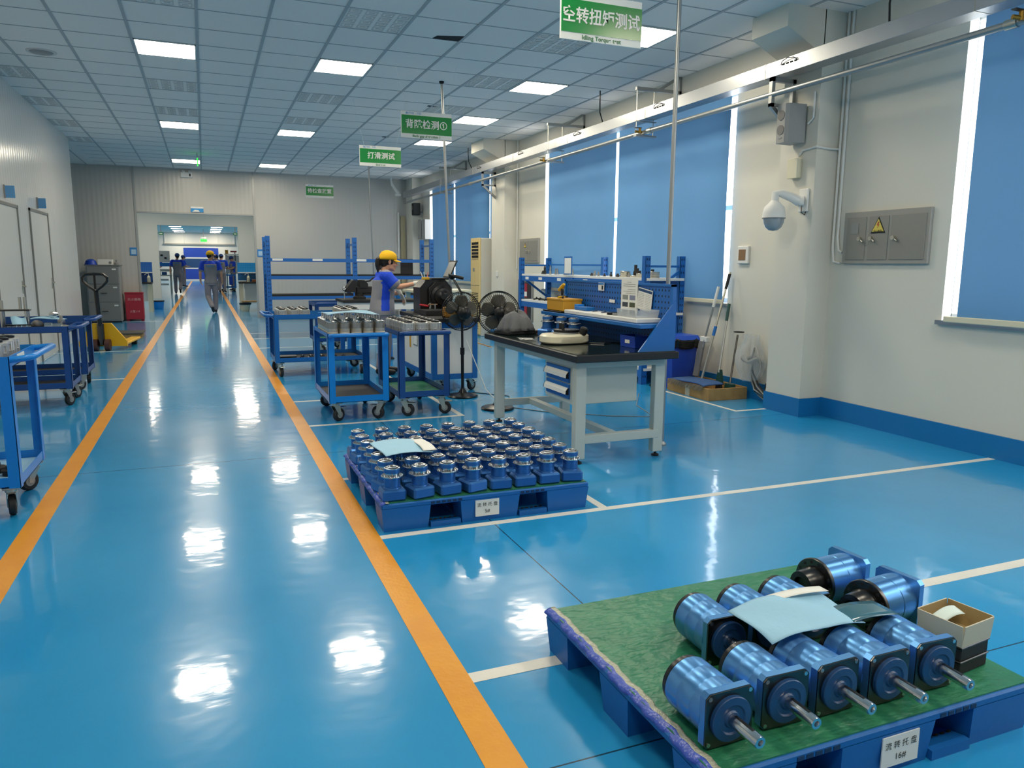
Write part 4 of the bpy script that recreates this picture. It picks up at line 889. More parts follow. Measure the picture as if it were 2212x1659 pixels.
# boxes beside the gearboxes
def open_box(name, label, cat, loc, rz, w, d, h, m_out, m_in, wall=.004, flare=0.0):
    t = thing(name, label, cat, loc, rz); a, b = w / 2, d / 2
    for nm, pts in (('side', [(-a, -b, a, -b)]), ('side', [(a, -b, a, b)]), ('side', [(a, b, -a, b)]), ('side', [(-a, b, -a, -b)])):
        x0, y0, x1, y1 = pts[0]; n_ = Vector((y1 - y0, x0 - x1, 0)).normalized()
        k = MB(); P = [Vector((x0, y0, 0)), Vector((x1, y1, 0)), Vector((x1, y1, h)) + n_ * flare, Vector((x0, y0, h)) + n_ * flare]; Q = [p - n_ * wall for p in P]
        k.cur = 0; k.add(P, [(0, 1, 2, 3)]); k.cur = 1; k.add(Q, [(3, 2, 1, 0)]); k.cur = 0; k.add(P + Q, [(0, 4, 5, 1), (1, 5, 6, 2), (2, 6, 7, 3), (3, 7, 4, 0)]); k.build(nm, [m_out, m_in], t, smooth=0, fix=False)
    MB().bar((-a + wall, -b + wall, 0), (a - wall, b - wall, wall)).build('bottom', m_in, t, smooth=0)
    return t
for k, (zz, lb) in enumerate(((ZP - .002, 'black plastic crate under another, beside the gearboxes'), (ZP + .044, 'black plastic crate directly under the open card box'))):
    t = thing('black_crate', lb, 'crate', (2.108, 1.505, zz), .12, 'black crates under the card box'); MB().bar((-.072, -.068, 0), (.072, .068, .046), .003).build('crate_body', M_MATTE, t); MB().bar((-.075, -.071, .038), (.075, .071, .045), .002).build('rim', M_BLACK, t)
open_box('card_box', 'open off-white card box holding a folded slip, at pallet right', 'box', (2.108, 1.505, ZP + .09), .12, .15, .14, .068, M_CARD, M_CARDB, flare=.006)
tag(solid(MB().grid(lambda u, v: (-.05 + .1 * u, -.02 + .04 * v, .03 + .02 * math.sin(2.2 * u) + .01 * v), 8, 4).build('folded_slip', mat('pale_slip', 'd7e6e2', rough=.7), fix=False), .003), 'folded pale slip lying inside the open card box', 'paper').location = (2.11, 1.53, ZP + .094)
# ------------------------------------------------------------------ workbench
WX0, WX1, WY0, WY1, WZ = 2.25, 3.06, 4.40, 6.18, .78
WT = WZ + .0015      # height at which things rest on the worktop
t = thing('workbench', 'grey steel workbench with black-edged dark top and blue pegboard', 'workbench', (0, 0, 0))
MB().bar((WX0, WY0, WZ - .055), (WX1, WY1, WZ - .004), .006).build('edge_band', M_EDGE, t)
MB().bar((WX0 + .018, WY0 + .018, WZ - .006), (WX1 - .018, WY1 - .018, WZ)).build('worktop', M_TOP, t, smooth=0)
for x, y in ((2.345, 4.53), (2.985, 4.545), (2.345, 6.05), (2.985, 6.05)):
    p = MB().bar((x - .04, y - .03, .035), (x + .04, y + .03, WZ - .055), .004).build('leg', M_DESK, t)
    MB().cyl((x, y, 0), (x, y, .012), .028, n=14).cyl((x, y, .012), (x, y, .036), .01, n=8).build('levelling_foot', M_RUBBER, p)
for a, b in (((2.345, 4.51, .14), (2.985, 4.57, .20)), ((2.345, 6.03, .14), (2.985, 6.07, .20)), ((2.62, 4.56, .145), (2.68, 6.04, .195)), ((2.32, 4.505, WZ - .105), (3.01, 4.555, WZ - .056)), ((2.32, 6.02, WZ - .105), (3.01, 6.08, WZ - .056)), ((2.312, 4.52, WZ - .105), (2.37, 6.06, WZ - .056))):
    MB().bar(a, b, .003).build('rail', M_DESK, t)
MB().bar((2.34, 4.62, .40), (2.86, 5.08, WZ - .056), .004).build('drawer_cabinet', M_DESK, t)
for q in range(2):
    z0 = .435 + q * .115
    d = MB().bar((2.328, 4.66, z0), (2.341, 5.04, z0 + .105), .003).build('drawer', M_BLUE, t)
    MB().prism([(0, .0), (-.022, .005), (-.019, .03), (-.004, .05), (0, .05)], (2.328, 4.665, z0 + .03), X, Z, Y, .37).build('handle', M_PAPER, d, smooth=0)
    for e in (4.662, 5.036): MB().prism([(0, .0), (-.022, .005), (-.019, .03), (-.004, .05), (0, .05)], (2.327, e - .003, z0 + .03), X, Z, Y, .006).build('handle_end', M_BLACK, d, smooth=0)
MB().cyl((2.341, 4.85, .692), (2.33, 4.85, .692), .01, n=12).build('lock', M_STEEL, t)
MB().bar((3.03, WY0 + .06, WZ), (3.042, WY1 - .02, 1.24)).build('pegboard', M_PEG, t, smooth=0)
f = MB(); f.bar((3.02, WY0 + .05, 1.225), (3.05, WY1 - .01, 1.242)); f.bar((3.02, WY0 + .05, WZ), (3.05, WY0 + .075, 1.242)); f.bar((3.02, WY1 - .035, WZ), (3.05, WY1 - .01, 1.242)); f.build('pegboard_frame', M_BLUE, t, smooth=0)
MB().bar((2.78, WY0 + .075, .935), (3.03, WY1 - .03, .965), .004).build('upper_shelf', M_BLUE, t)
for yy in (WY0 + .05, WY1 - .045): MB().prism([(2.755, WZ), (3.05, WZ), (3.05, 1.14)], (0, yy - .004, 0), X, Z, Y, .012).build('gusset', M_BLUE, t, smooth=0)
def peg_item(name, label, cat, y0, y1, z0, z1, m, tilt=0, grp=None):
    t = thing(name, label, cat, (3.018, (y0 + y1) / 2, (z0 + z1) / 2), 0, grp); t.rotation_euler = (tilt, 0, 0)
    MB().bar((-.003, (y0 - y1) / 2, (z0 - z1) / 2), (.001, (y1 - y0) / 2, (z1 - z0) / 2)).build('sheet', m, t, smooth=0)
    return t
t = peg_item('work_instruction', 'tall white work instruction with small pictures on the pegboard', 'notice', 4.91, 5.15, .985, 1.27, M_PAPER)
for j, (yy, zz, w, h, c) in enumerate(((.055, .0, .04, .035, '8f948f'), (-.05, .0, .04, .035, '8288a0'), (.055, -.055, .04, .035, '3a3f4a'), (-.05, -.055, .04, .035, '4a4f3a'), (.055, -.11, .04, .03, '333a55'), (-.05, -.11, .04, .03, '2a3535'))):
    MB().bar((-.0045, yy - w, zz - h / 2), (-.003, yy + w, zz + h / 2)).build('picture', mat('pic' + c, c, rough=.6), t, smooth=0)
k = MB()
for zz, a, b in ((.10, -.09, .09), (.085, -.09, .09), (.115, -.03, .03), (.06, -.09, .02), (.045, -.09, .09), (.03, -.09, .05)): k.bar((-.0045, a, zz), (-.003, b, zz + .002))
k.build('print_lines', M_CAB, t, smooth=0)
t = peg_item('checklist', 'tilted white checklist with a navy header on the pegboard', 'notice', 4.71, 4.905, 1.04, 1.20, M_PAPER, .13)
MB().bar((-.0045, -.092, .055), (-.003, .092, .074)).build('header_bar', M_NAVY, t, smooth=0)
k = MB()
for q in range(9): k.bar((-.0045, -.085, .04 - q * .012), (-.003, -.01, .0412 - q * .012)); k.bar((-.0045, .008, .04 - q * .012), (-.003, .085, .0412 - q * .012))
k.build('print_lines', M_CAB, t, smooth=0)
t = peg_item('staff_card', 'small blue and white staff card in the middle of pegboard', 'card', 5.43, 5.525, 1.165, 1.23, M_PAPER); MB().bar((-.0045, -.045, .015), (-.003, .045, .03)).build('blue_band', M_LOGO, t, smooth=0); MB().bar((-.0045, -.035, -.025), (-.003, -.012, .008)).build('portrait', M_MATTE, t, smooth=0)
peg_item('peg_label', 'small white label strip on the pegboard below the staff card', 'label', 5.25, 5.335, 1.075, 1.10, M_PAPER)
# on the upper shelf
tag(MB().bar((2.80, 4.56, .9665), (3.005, 5.72, 1.0), .006).build('foam_board', M_WHITE), 'long white foam slab on the upper shelf of the bench', 'foam slab')
t = thing('parts_box', 'ochre plastic box on the left end of the bench shelf', 'box', (2.90, 5.93, .9665)); MB().bar((-.115, -.19, .0), (.115, .195, .012), .002).build('black_tray', M_BLACK, t); MB().bar((-.09, -.17, .012), (.09, .16, .115), .006).build('box_body', M_ORANGE, t); MB().bar((-.094, -.174, .10), (.094, .164, .118), .003).build('rim', M_ORANGE, t)
def plier(label, loc, rz, m, grp):
    t = thing('pliers', label, 'pliers', loc, rz, grp); MB().tube([(-.08, .02, .012), (-.03, .012, .014), (0, 0, .014), (.05, -.012, .014)], [.008, .009, .008, .004], n=8).build('handle', m, t); MB().tube([(-.08, -.02, .012), (-.03, -.012, .014), (0, 0, .014), (.05, .012, .014)], [.008, .009, .008, .004], n=8).build('handle', M_MATTE, t); return t
plier('yellow handled pliers lying on the ochre box', (2.86, 5.88, 1.084), .9, M_YTOOL, 'tools on the ochre box')
plier('black handled pliers behind the yellow ones on ochre box', (2.90, 5.99, 1.084), 1.6, M_MATTE, 'tools on the ochre box')
t = thing('glue_gun', 'yellow and black hand tool standing up from the ochre box', 'tool', (2.93, 6.03, 1.084)); MB().tube([(0, 0, 0), (.0, .0, .06), (.0, .01, .09)], [.012, .012, .014], n=8).build('grip', M_BLACK, t); MB().tube([(0, .06, .065), (0, .0, .095), (0, -.035, .12)], [.016, .02, .012], n=8).build('body', M_YTOOL, t)
open_box('clear_tray', 'clear plastic tray at the right end of the foam slab', 'tray', (2.905, 4.72, 1.001), 0, .18, .26, .055, M_CLEARBOX, M_CLEARBOX, .002, .012)
for k, (yy, lb) in enumerate(((5.0, 'black ring lying on the foam slab beside clear tray'), (4.915, 'grey ring lying on the foam slab beside clear tray'))):
    tag(MB().lathe([(.03, 0), (.055, .0), (.055, .016), (.03, .016), (.03, 0)], n=26).build('seal_ring', M_BLACK if k == 0 else M_CAB), lb, 'ring').location = (2.87, yy, 1.001)
t = thing('blue_clamp', 'blue tool holder lying on the left end of foam slab', 'tool', (2.90, 5.55, 1.001)); MB().bar((-.04, -.12, 0), (.04, .09, .03), .004).build('holder', M_BLUE, t); MB().bar((-.03, .05, .0), (.03, .12, .045), .004).build('cheek', M_BBLUE, t)
for k, (yy, L) in enumerate(((5.33, .14), (5.18, .12))): tag(MB().tube([(2.86, yy, 1.006), (2.93, yy + .05, 1.006), (2.95, yy + L, 1.008)], .006, n=6).build('hex_key', M_STEEL), f'small bright hex key on the foam slab, {ORD[k]} from the left', 'hex key', 'keys on the foam slab')
# on the worktop
def round_slab(cx, cy, rx, ry, z0, z1, e=2.6, n=40, ch=.01):
    k = MB(); rings = [(1 - ch / rx, z0), (1, z0 + ch), (1, z1 - ch * 1.5), (1 - ch * 1.6 / rx, z1)]; vs = []
    for s, z in rings:
        for i in range(n):
            a = 2 * PI * i / n; c_, s_ = math.cos(a), math.sin(a); vs.append((cx + rx * s * math.copysign(abs(c_) ** (2 / e), c_), cy + ry * s * math.copysign(abs(s_) ** (2 / e), s_), z))
    fs = [(j * n + i, j * n + (i + 1) % n, (j + 1) * n + (i + 1) % n, (j + 1) * n + i) for j in range(3) for i in range(n)] + [tuple(reversed(range(n))), tuple(range(3 * n, 4 * n))]
    return k.add(vs, fs)
t = thing('turntable', 'cream rounded turntable device with a black disc on the worktop', 'turntable', (2.52, 5.14, WT), .12)
round_slab(0, 0, .19, .125, .006, .072, 3).build('base', mat('cream_case', 'e3dcc2', rough=.3), t); round_slab(0, 0, .18, .115, 0, .007, 3, ch=.002).build('foot_pad', M_MATTE, t, smooth=0)
MB().lathe([(.10, .072), (.10, .084), (.095, .086)], (.02, .0, 0), n=36).build('platter', M_ALU, t); MB().lathe([(.098, .086), (.098, .104), (.09, .106)], (.02, 0, 0), n=36).build('disc', M_BLACK, t)
MB().lathe([(.025, 0), (.03, .01), (.03, .045), (.02, .055)], (.10, -.10, .072), (.2, -.3, 1), n=20).build('knob', M_MATTE, t)
for a in (2.2, 3.6): MB().cyl((.02 + .05 * math.cos(a), .05 * math.sin(a), .106), (.02 + .05 * math.cos(a), .05 * math.sin(a), .15), .012, n=10).build('peg', M_MATTE, t)
fr = [o for o in bpy.data.objects if o.name == 'flanged_reducer'][0]
for k, (x, y) in enumerate(((2.62, 5.66), (2.67, 5.50), (2.705, 5.345))): dup(fr, (x, y, WT), .3, f'blue flanged gear reducer on the workbench behind turntable, {ORD[k]} from left', 'blue reducers on the workbench')
b = open_box('small_bin', 'small royal blue stacking bin on the worktop by the gusset', 'bin', (2.90, 4.73, WT), .05, .13, .19, .085, M_BINB, M_BINB, .004, .008)
MB().bar((-.071, -.03, .03), (-.0695, .03, .055)).build('label_card', M_PAPER, b, smooth=0)
t = thing('covered_gauge', 'small instrument under a crumpled grey cloth, far left of worktop', 'instrument', (2.47, 5.98, WT), .2)
MB().bar((-.16, -.11, 0), (.16, .11, .03), .006).build('base', M_MATTE, t)
def cloth(u, v):
    a = 2 * PI * u; r = .015 + .155 * v; h = .15 * (1 - v ** 3.2) + .03 + .02 * math.sin(2 * a + 1) * (1 - v); w = 1 + .10 * math.sin(5 * a) * v + .07 * math.sin(9 * a + 2) * v + .05 * math.sin(13 * a + 1) * v * v
    return (r * w * math.cos(a) * .95, r * w * math.sin(a) * .75, h + .012 * math.sin(3 * a + 4 * v) * (1 - v))
solid(MB().grid(cloth, 48, 14).build('cover_cloth', M_GREYCLOTH, t, fix=False), .003)
tag(MB().tube([(2.66, 5.08, WZ + .005), (2.78, 4.98, WZ + .005), (2.86, 5.02, WZ + .005), (3.0, 4.95, WZ + .005)], .004, n=6).build('black_cable', M_BLACK), 'thin black cable from the turntable across the worktop', 'cable')
tag(solid(MB().grid(lambda u, v: (.1 * u, .2 * v, .004 + .006 * math.sin(9 * v + 3 * u)), 8, 10).build('plastic_bag', M_FILM, fix=False), .001), 'crumpled clear plastic bag left of the turntable', 'bag').location = (2.29, 5.35, WT + .003)
t = thing('crank_handle', 'grey bent handle hanging under right end of the workbench', 'handle', (3.06, 4.66, WZ - .06)); MB().tube([(0, 0, 0), (0, 0, -.1), (.0, .0, -.14), (-.03, -.02, -.2), (-.08, -.03, -.215)], .011, n=10).build('rod', M_MATTE, t); MB().bar((-.02, -.02, -.03), (.02, .02, .004)).build('clamp', M_GALV, t, smooth=0)

# ------------------------------------------------------------------ rack by the window
M_SLOT = mat('slot_dark', '0b2347', rough=.7)
def slots(p, x, yf, zt):
    p.cur = 1; z = .08
    while z < zt - .04:
        for dx in (-.014, .014): p.bar((x + dx - .006, yf - .0012, z), (x + dx + .006, yf + .001, z + .026))
        z += .075
    p.cur = 0
    return p
RX0, RX1, RY = 4.68, 5.15, (7.45, 9.28, 11.12)
t = thing('storage_rack', 'blue steel rack with white shelf boards below the middle window', 'rack', (0, 0, 0))
for y in RY:
    for x in (RX0, RX1):
        if y == RY[1] and x == RX0: zt = 1.2
        else: zt = 1.48
        p = MB(); slots(p, x, y - .0352, zt); p.bar((x - .035, y - .035, 0), (x + .035, y - .03, zt)); p.bar((x - .035, y + .03, 0), (x + .035, y + .035, zt)); p.bar((x - .035, y - .035, 0), (x - .03, y + .035, zt) if x == RX0 else (x - .03, y + .035, zt)); p.build('post', [M_RACK, M_SLOT], t, smooth=0)
for y in (RY[0], RY[2]):
    MB().bar((RX0, y - .012, 1.35), (RX1, y + .012, 1.375)).build('end_tie', M_RACK, t, smooth=0)
    MB().prism([(RX1, 1.34), (RX1, 1.30), (RX0, .98), (RX0, 1.02)] if y == RY[0] else [(RX0, 1.2), (RX0, 1.16), (RX1, .83), (RX1, .87)], (0, y - .01, 0), X, Z, Y, .02).build('end_brace', M_RACK, t, smooth=0)
MB().bar((RX1 - .01, RY[1], 1.36), (RX1 + .01, RY[2], 1.385)).build('back_tie', M_RACK, t, smooth=0)
for z in (1.2, .80, .16):
    for x in (RX0, RX1): MB().bar((x - .02, RY[0], z - .08), (x + .02, RY[2], z)).build('beam', M_RACK, t, smooth=0)
    MB().bar((RX0 - .015, RY[0] - .05, z), (RX1 + .02, RY[2], z + .028)).build('shelf_board', M_WHITE, t, smooth=0)
k = 0
for y in (10.85, 10.35, 9.7, 8.9): MB().bar((RX0 - .024, y - .06, 1.145), (RX0 - .02, y + .06, 1.185)).build('shelf_label', M_PAPER, t, smooth=0)
t = thing('clip_board', 'blue clipboard with a white sheet standing at the rack middle', 'clipboard', (4.64, 9.37, 1.24)); MB().bar((-.008, -.12, 0), (0, .12, .25), .003).build('board', M_BLUE, t); MB().bar((-.011, -.1, .015), (-.008, .1, .225)).build('sheet', M_PAPER, t, smooth=0)
ZR = 1.228
def turned(label, x, y, prof, m, grp='turned parts on the rack top', z=ZR):
    tag(MB().lathe(prof, n=18).build('turned_part', m), label, 'turned part', grp).location = (x, y, z)
for k in range(9):
    yy = 10.75 - k * .13; hh = random.choice((.05, .06, .09, .13)); r = random.uniform(.016, .032)
    turned(f'small steel shaft standing on left bay of rack top, {ORD[k]} from left', 4.82 + random.uniform(-.08, .15), yy, [(r, 0), (r, hh * .4), (r * .7, hh * .42), (r * .7, hh * .8), (r * .45, hh * .82), (r * .45, hh)], random.choice((M_STEEL, M_ZINC, M_DSTEEL)))
for k in range(8):
    yy = 9.12 - k * .14; hh = random.choice((.04, .06, .07)); r = random.uniform(.014, .026)
    turned(f'small dark turned stub on middle of rack top, {ORD[k]} from left', 4.84 + random.uniform(-.05, .05), yy, [(r, 0), (r, hh * .5), (r * .6, hh * .52), (r * .6, hh)], random.choice((M_DSTEEL, M_CAB)))
for k, (yy, n_) in enumerate(((8.22, 3), (7.98, 1), (7.84, 2), (7.66, 3), (7.56, 3))):
    for j in range(n_):
        turned(f'steel ring in {ORD[k]} stack toward right end of rack top, {ORD[j]} from bottom', 4.86, yy, [(.06, 0), (.062, .004), (.062, .02), (.058, .024), (.03, .024)], M_ZINC, 'stacked rings on the rack top', ZR + j * .0245)
for k, (yy, hh) in enumerate(((8.12, .15), (8.08, .11), (8.03, .08), (7.74, .1))): turned(f'tall steel shaft among the rings on rack top, {ORD[k]} from left', 4.95, yy, [(.03, 0), (.03, hh * .5), (.02, hh * .52), (.02, hh)], M_DSTEEL, 'tall shafts on the rack top')
for k in range(4):
    t = thing('clamp_tool', f'dark hand clamp lying on the rack middle shelf, {ORD[k]} from left', 'clamp', (4.8, 10.75 - k * .17, .829), .3 * k, 'clamps on the rack middle shelf'); MB().tube([(-.07, 0, .012), (0, .02, .02), (.08, 0, .012)], .01, n=6).build('jaw', M_MATTE, t); MB().cyl((0, .02, .02), (0, .05, .035), .012, n=8).build('screw', M_DSTEEL, t)

# waste bin
t = thing('waste_bin', 'royal blue waste bin with black bag and lid beside the rack', 'bin', (4.95, 7.16, 0))
k = MB(); k.add([(-.13, -.11, 0), (.13, -.11, 0), (.13, .11, 0), (-.13, .11, 0), (-.17, -.145, .52), (.17, -.145, .52), (.17, .145, .52), (-.17, .145, .52)], [(0, 3, 2, 1), (4, 5, 6, 7), (0, 1, 5, 4), (1, 2, 6, 5), (2, 3, 7, 6), (3, 0, 4, 7)]); k.build('bin_body', M_BINB, t, smooth=0)
def bag(u, v):
    a = 2 * PI * u; c_, s_ = math.cos(a), math.sin(a); w = 1 + .04 * math.sin(13 * a) + .03 * math.sin(7 * a); return (.21 * w * math.copysign(abs(c_) ** .45, c_) * (1 - .06 * v), .185 * w * math.copysign(abs(s_) ** .45, s_) * (1 - .06 * v), .56 - .1 * v + .012 * math.sin(9 * a))
solid(MB().grid(bag, 60, 5).build('bag', M_BAG, t, fix=False), .003)
k = MB(); k.add([(-.19, -.165, .55), (.19, -.165, .55), (.19, .165, .55), (-.19, .165, .55), (-.17, -.145, .60), (.17, -.145, .60), (.17, .145, .60), (-.17, .145, .60)], [(0, 3, 2, 1), (4, 5, 6, 7), (0, 1, 5, 4), (1, 2, 6, 5), (2, 3, 7, 6), (3, 0, 4, 7)]); k.build('lid', mat('bin_lid', '2a5ad0', rough=.35), t, smooth=0)
# wooden crate with cleaning tools
t = thing('wooden_crate', 'shallow wooden crate on the floor holding mops and a broom', 'crate', (4.98, 6.63, 0), -.03)
for nm, a, b in (('long_side', (-.25, -.39, 0), (-.232, .39, .125)), ('long_side', (.212, -.39, 0), (.23, .39, .125)), ('short_side', (-.232, -.39, 0), (.212, -.372, .125)), ('short_side', (-.232, .372, 0), (.212, .39, .125)), ('bottom', (-.232, -.372, 0), (.212, .372, .012))): MB().bar(a, b, .002).build(nm, M_WOOD, t)
MB().bar((-.2515, -.05, .0), (-.25, .03, .125)).build('tape', M_CARD, t, smooth=0)
t = thing('flat_mop', 'flat mop with blue pad and long silver handle in the crate', 'mop', (4.93, 6.66, .13))
MB().tube([(0, 0, .02), (.29, -.02, 1.18)], .013, n=10).build('handle', M_ZINC, t); MB().tube([(.245, -.017, 1.0), (.285, -.02, 1.16)], .017, n=10).build('grip', M_MATTE, t); MB().tube([(.12, -.008, .50), (.145, -.01, .60)], .018, n=10).build('lock_sleeve', M_BLUE, t)
solid(MB().grid(lambda u, v: (-.22 + .26 * u + .02 * math.sin(9 * v), -.33 + .62 * v, .022 - .010 * (1 - min(1, u * 2.2)) ** 2 + .012 * math.sin(4 * v)), 10, 24).build('pad', mat('mop_blue', '35588c', rough=.95, bump=(40, .5)), t, fix=False), .012)
fr_ = MB()
for q in range(46): a = -.33 + .62 * q / 45; fr_.tube([(-.225 + .02 * math.sin(9 * q / 45), a, .01), (-.262 + random.uniform(-.01, .01), a + random.uniform(-.012, .012), -.035)], [.006, .003], n=4)
fr_.build('fringe', mat('mop_grey', '6b675e', rough=1), t)
t = thing('squeegee_mop', 'wide grey mop with white holder leaning on the wall, left of flat mop', 'mop', (5.03, 6.92, .13)); MB().tube([(0, 0, .0), (.14, -.16, 1.02)], .011, n=8).build('handle', M_GALV, t); MB().tube([(.11, -.125, .8), (.14, -.16, 1.02)], .016, n=8).build('grip', M_PAPER, t); MB().box((.03, -.02, .22), (.03, .09, .40), .006, rm=Matrix.Rotation(.17, 3, 'Y')).build('mop_head', mat('mop_head_grey', '77777a', rough=.9), t); MB().box((.075, -.05, .44), (.05, .12, .06), .006).build('holder', M_PAPER, t)
t = thing('broom', 'dark green broom standing in the right end of the crate', 'broom', (5.03, 6.50, .03)); MB().tube([(0, 0, .22), (.18, .12, .92)], .012, n=8).build('handle', M_GALV, t); MB().tube([(.14, .095, .76), (.185, .122, .94)], .016, n=8).build('grip', mat('broom_green', '1d4a45', rough=.5), t)
MB().prism([(-.05, .1), (.05, .1), (.02, .25), (-.02, .25)], (-.0, .0, 0), Y, Z, X, .03).build('broom_head', MATS['broom_green'], t, smooth=0)
k = MB()
for q in range(26): a = -.05 + .1 * q / 25; k.tube([(.012, a, .105), (.005 + random.uniform(-.012, .012), a * 1.25, .01)], .003, n=4)
k.build('bristles', mat('bristle', '33302c', rough=.9), t)
t = thing('dust_pan', 'dark long-handled dustpan with a ring clip beside the broom', 'dustpan', (5.06, 6.35, .03)); MB().tube([(0, 0, .1), (.15, .10, .62)], .011, n=8).build('handle', M_DSTEEL, t); MB().tube([(.145, .095, .60) if False else (.10 + .05 * math.cos(2 * PI * i / 16), .02 + .05 * math.sin(2 * PI * i / 16), .66) for i in range(16)], .006, n=6, closed=True).build('ring_clip', M_MATTE, t); MB().prism([(-.07, 0), (.07, 0), (.055, .12), (-.055, .12)], (-.02, 0, 0), Y, Z, X, .05).build('pan', MATS['broom_green'], t, smooth=0)
t = thing('cable_bundle', 'bundle of dusty cables in clear film at the foot of wall', 'cable bundle', (5.19, 6.0, .02))
for q in range(8):
    a = q * .8; MB().tube([(-.02, -.22 + .02 * q, .05 + .02 * q), (-.04 + .02 * math.sin(a), -.10, .02 + .01 * q), (-.03 + .03 * math.cos(a), .05, .05 + .015 * q), (.02 * math.sin(a), .16, .16 + .02 * q), (.02, .19 + .02 * math.sin(a), .35 + .02 * q), (.04, .2, .52)], .009, n=6).build('cable', M_MATTE if q % 2 else M_CAB, t)
MB().tube([(.0 + .07 * math.cos(2 * PI * i / 20), .19 + .11 * math.sin(2 * PI * i / 20), .40 + .02 * math.sin(i)) for i in range(20)], .02, n=8, closed=True).build('coil', M_CAB, t)
def film(u, v):
    a = 2 * PI * u; r = .07 + .07 * math.sin(PI * min(1, v * 1.15)) + .018 * math.sin(7 * a + 5 * v) + .012 * math.sin(13 * a); return (min(.06, r * .8 * math.cos(a) - .02), .18 + r * 1.2 * math.sin(a), .18 + .48 * v)
MB().grid(film, 40, 16).build('clear_film', M_FILM, t, fix=False)

# ------------------------------------------------------------------ test stand with its machine
TX0, TX1, TY0, TY1, TZ = 2.20, 2.71, 7.66, 9.0, .80
t = thing('test_stand', 'blue framed cabinet on casters with white panels and black top', 'cabinet', (0, 0, 0))
for x in (TX0, TX1):
    for y in (TY0, TY1):
        s, u = (1 if x == TX0 else -1), (1 if y == TY0 else -1)
        MB().bar((x, y, .14), (x + s * .055, y + u * .055, TZ - .045)).build('post', M_BLUE, t, smooth=0)
for z0, z1 in ((.14, .20), (TZ - .105, TZ - .045)):
    for a, b in (((TX0, TY0), (TX1, TY0 + .05)), ((TX0, TY1 - .05), (TX1, TY1)), ((TX0, TY0), (TX0 + .05, TY1)), ((TX1 - .05, TY0), (TX1, TY1))): MB().bar((a[0] + .003, a[1] + .003, z0), (b[0] - .003, b[1] - .003, z1)).build('rail', M_BLUE, t, smooth=0)
for a, b in (((TX0 + .05, TY0 + .008, .2), (TX1 - .05, TY0 + .016, TZ - .1)), ((TX0 + .008, TY0 + .05, .2), (TX0 + .016, TY1 - .05, TZ - .1)), ((TX1 - .016, TY0 + .05, .2), (TX1 - .008, TY1 - .05, TZ - .1)), ((TX0 + .05, TY1 - .016, .2), (TX1 - .05, TY1 - .008, TZ - .1))): MB().bar(a, b).build('side_panel', M_WHITE, t, smooth=0)
MB().bar((TX0 - .02, TY0 - .03, TZ - .045), (TX1 + .02, TY1 + .02, TZ), .004).build('top_plate', M_MATTE, t)
MB().bar((TX0 + .003, 8.28, .44), (TX0 + .008, 8.46, .62)).build('plate_frame', M_CAB, t, smooth=0); MB().bar((TX0 + .0015, 8.295, .455), (TX0 + .004, 8.445, .605)).build('data_plate', M_PAPER, t, smooth=0)
MB().bar((TX0 + .003, 8.58, .40), (TX0 + .008, 8.64, .6)).build('caution_strip', M_ORANGE, t, smooth=0); MB().bar((TX0 + .003, 8.66, .58), (TX0 + .008, 8.85, .66)).build('red_plate', M_RED, t, smooth=0)
for x in (TX0 + .07, TX1 - .07):
    for y in (TY0 + .07, TY1 - .07): caster(t, x, y, .5, .14, y < 8)
t = thing('test_machine', 'black cast machine head with faceted shoulders on the test stand', 'machine', (2.47, 8.42, TZ + .001))
MB().prism([(-.19, 0), (.19, 0), (.19, .30), (.11, .39), (-.11, .39), (-.19, .30)], (0, 0, 0), X, Z, Y, .30).build('housing', M_BLACK, t, smooth=0)
MB().prism([(-.09, .02), (.17, .02), (.17, .30), (.10, .36), (-.02, .36), (-.09, .29)], (0, -.05, 0), X, Z, Y, .06).build('front_plate', M_MATTE, t, smooth=0)
MB().lathe([(.13, 0), (.13, .03), (.10, .04), (.095, .07), (.05, .075), (.03, .09)], (.05, -.05, .2), (0, -1, 0), n=32).build('spindle_cover', M_BLACK, t)
MB().bar((.03, -.131, .21), (.08, -.128, .235)).build('white_tag', M_PAPER, t, smooth=0)
MB().bar((-.22, -.35, 0), (.2, -.05, .06), .006).build('slide_base', M_MATTE, t)
k = MB(); k.tube([(-.23, -.12, .11), (-.13, -.14, .095)], .012, n=8); k.build('red_lever', mat('lever_red', 'b8202a', rough=.35), t)
MB().cyl((-.11, -.14, .06), (-.11, -.14, .13), .012, n=8).cyl((-.06, -.16, .06), (-.06, -.16, .12), .01, n=8).bar((-.14, -.155, .11), (-.03, -.135, .122)).build('toggle_clamp', M_STEEL, t)
t = thing('marker_cup', 'yellow cup of markers on top of the black machine', 'cup', (2.36, 8.47, TZ + .39)); MB().bar((-.04, -.03, 0), (.04, .03, .03), .004).build('cup', M_YTOOL, t)
for q, (dx, m_) in enumerate(((-.03, M_PAPER), (-.01, M_SHEET), (.02, mat('pink_pen', 'd98a8a', rough=.4)))): MB().cyl((dx, 0, .02), (dx - .03 + q * .02, 0, .09), .007, n=8).build('marker', m_, t)
t = thing('laptop', 'open black laptop seen from its edge on the test machine', 'laptop', (2.53, 8.56, TZ + .391), -PI / 2 - .04)
MB().bar((-.15, -.11, 0), (.15, .1, .018), .004).build('keyboard_base', M_BLACK, t); MB().box((0, .155, .12), (.31, .012, .22), .004, rm=Matrix.Rotation(-.42, 3, 'X')).build('screen', M_MATTE, t); MB().box((0, .149, .12), (.28, .006, .185), 0, rm=Matrix.Rotation(-.42, 3, 'X')).build('display', mat('lcd_grey', '7c7f80', rough=.25), t)
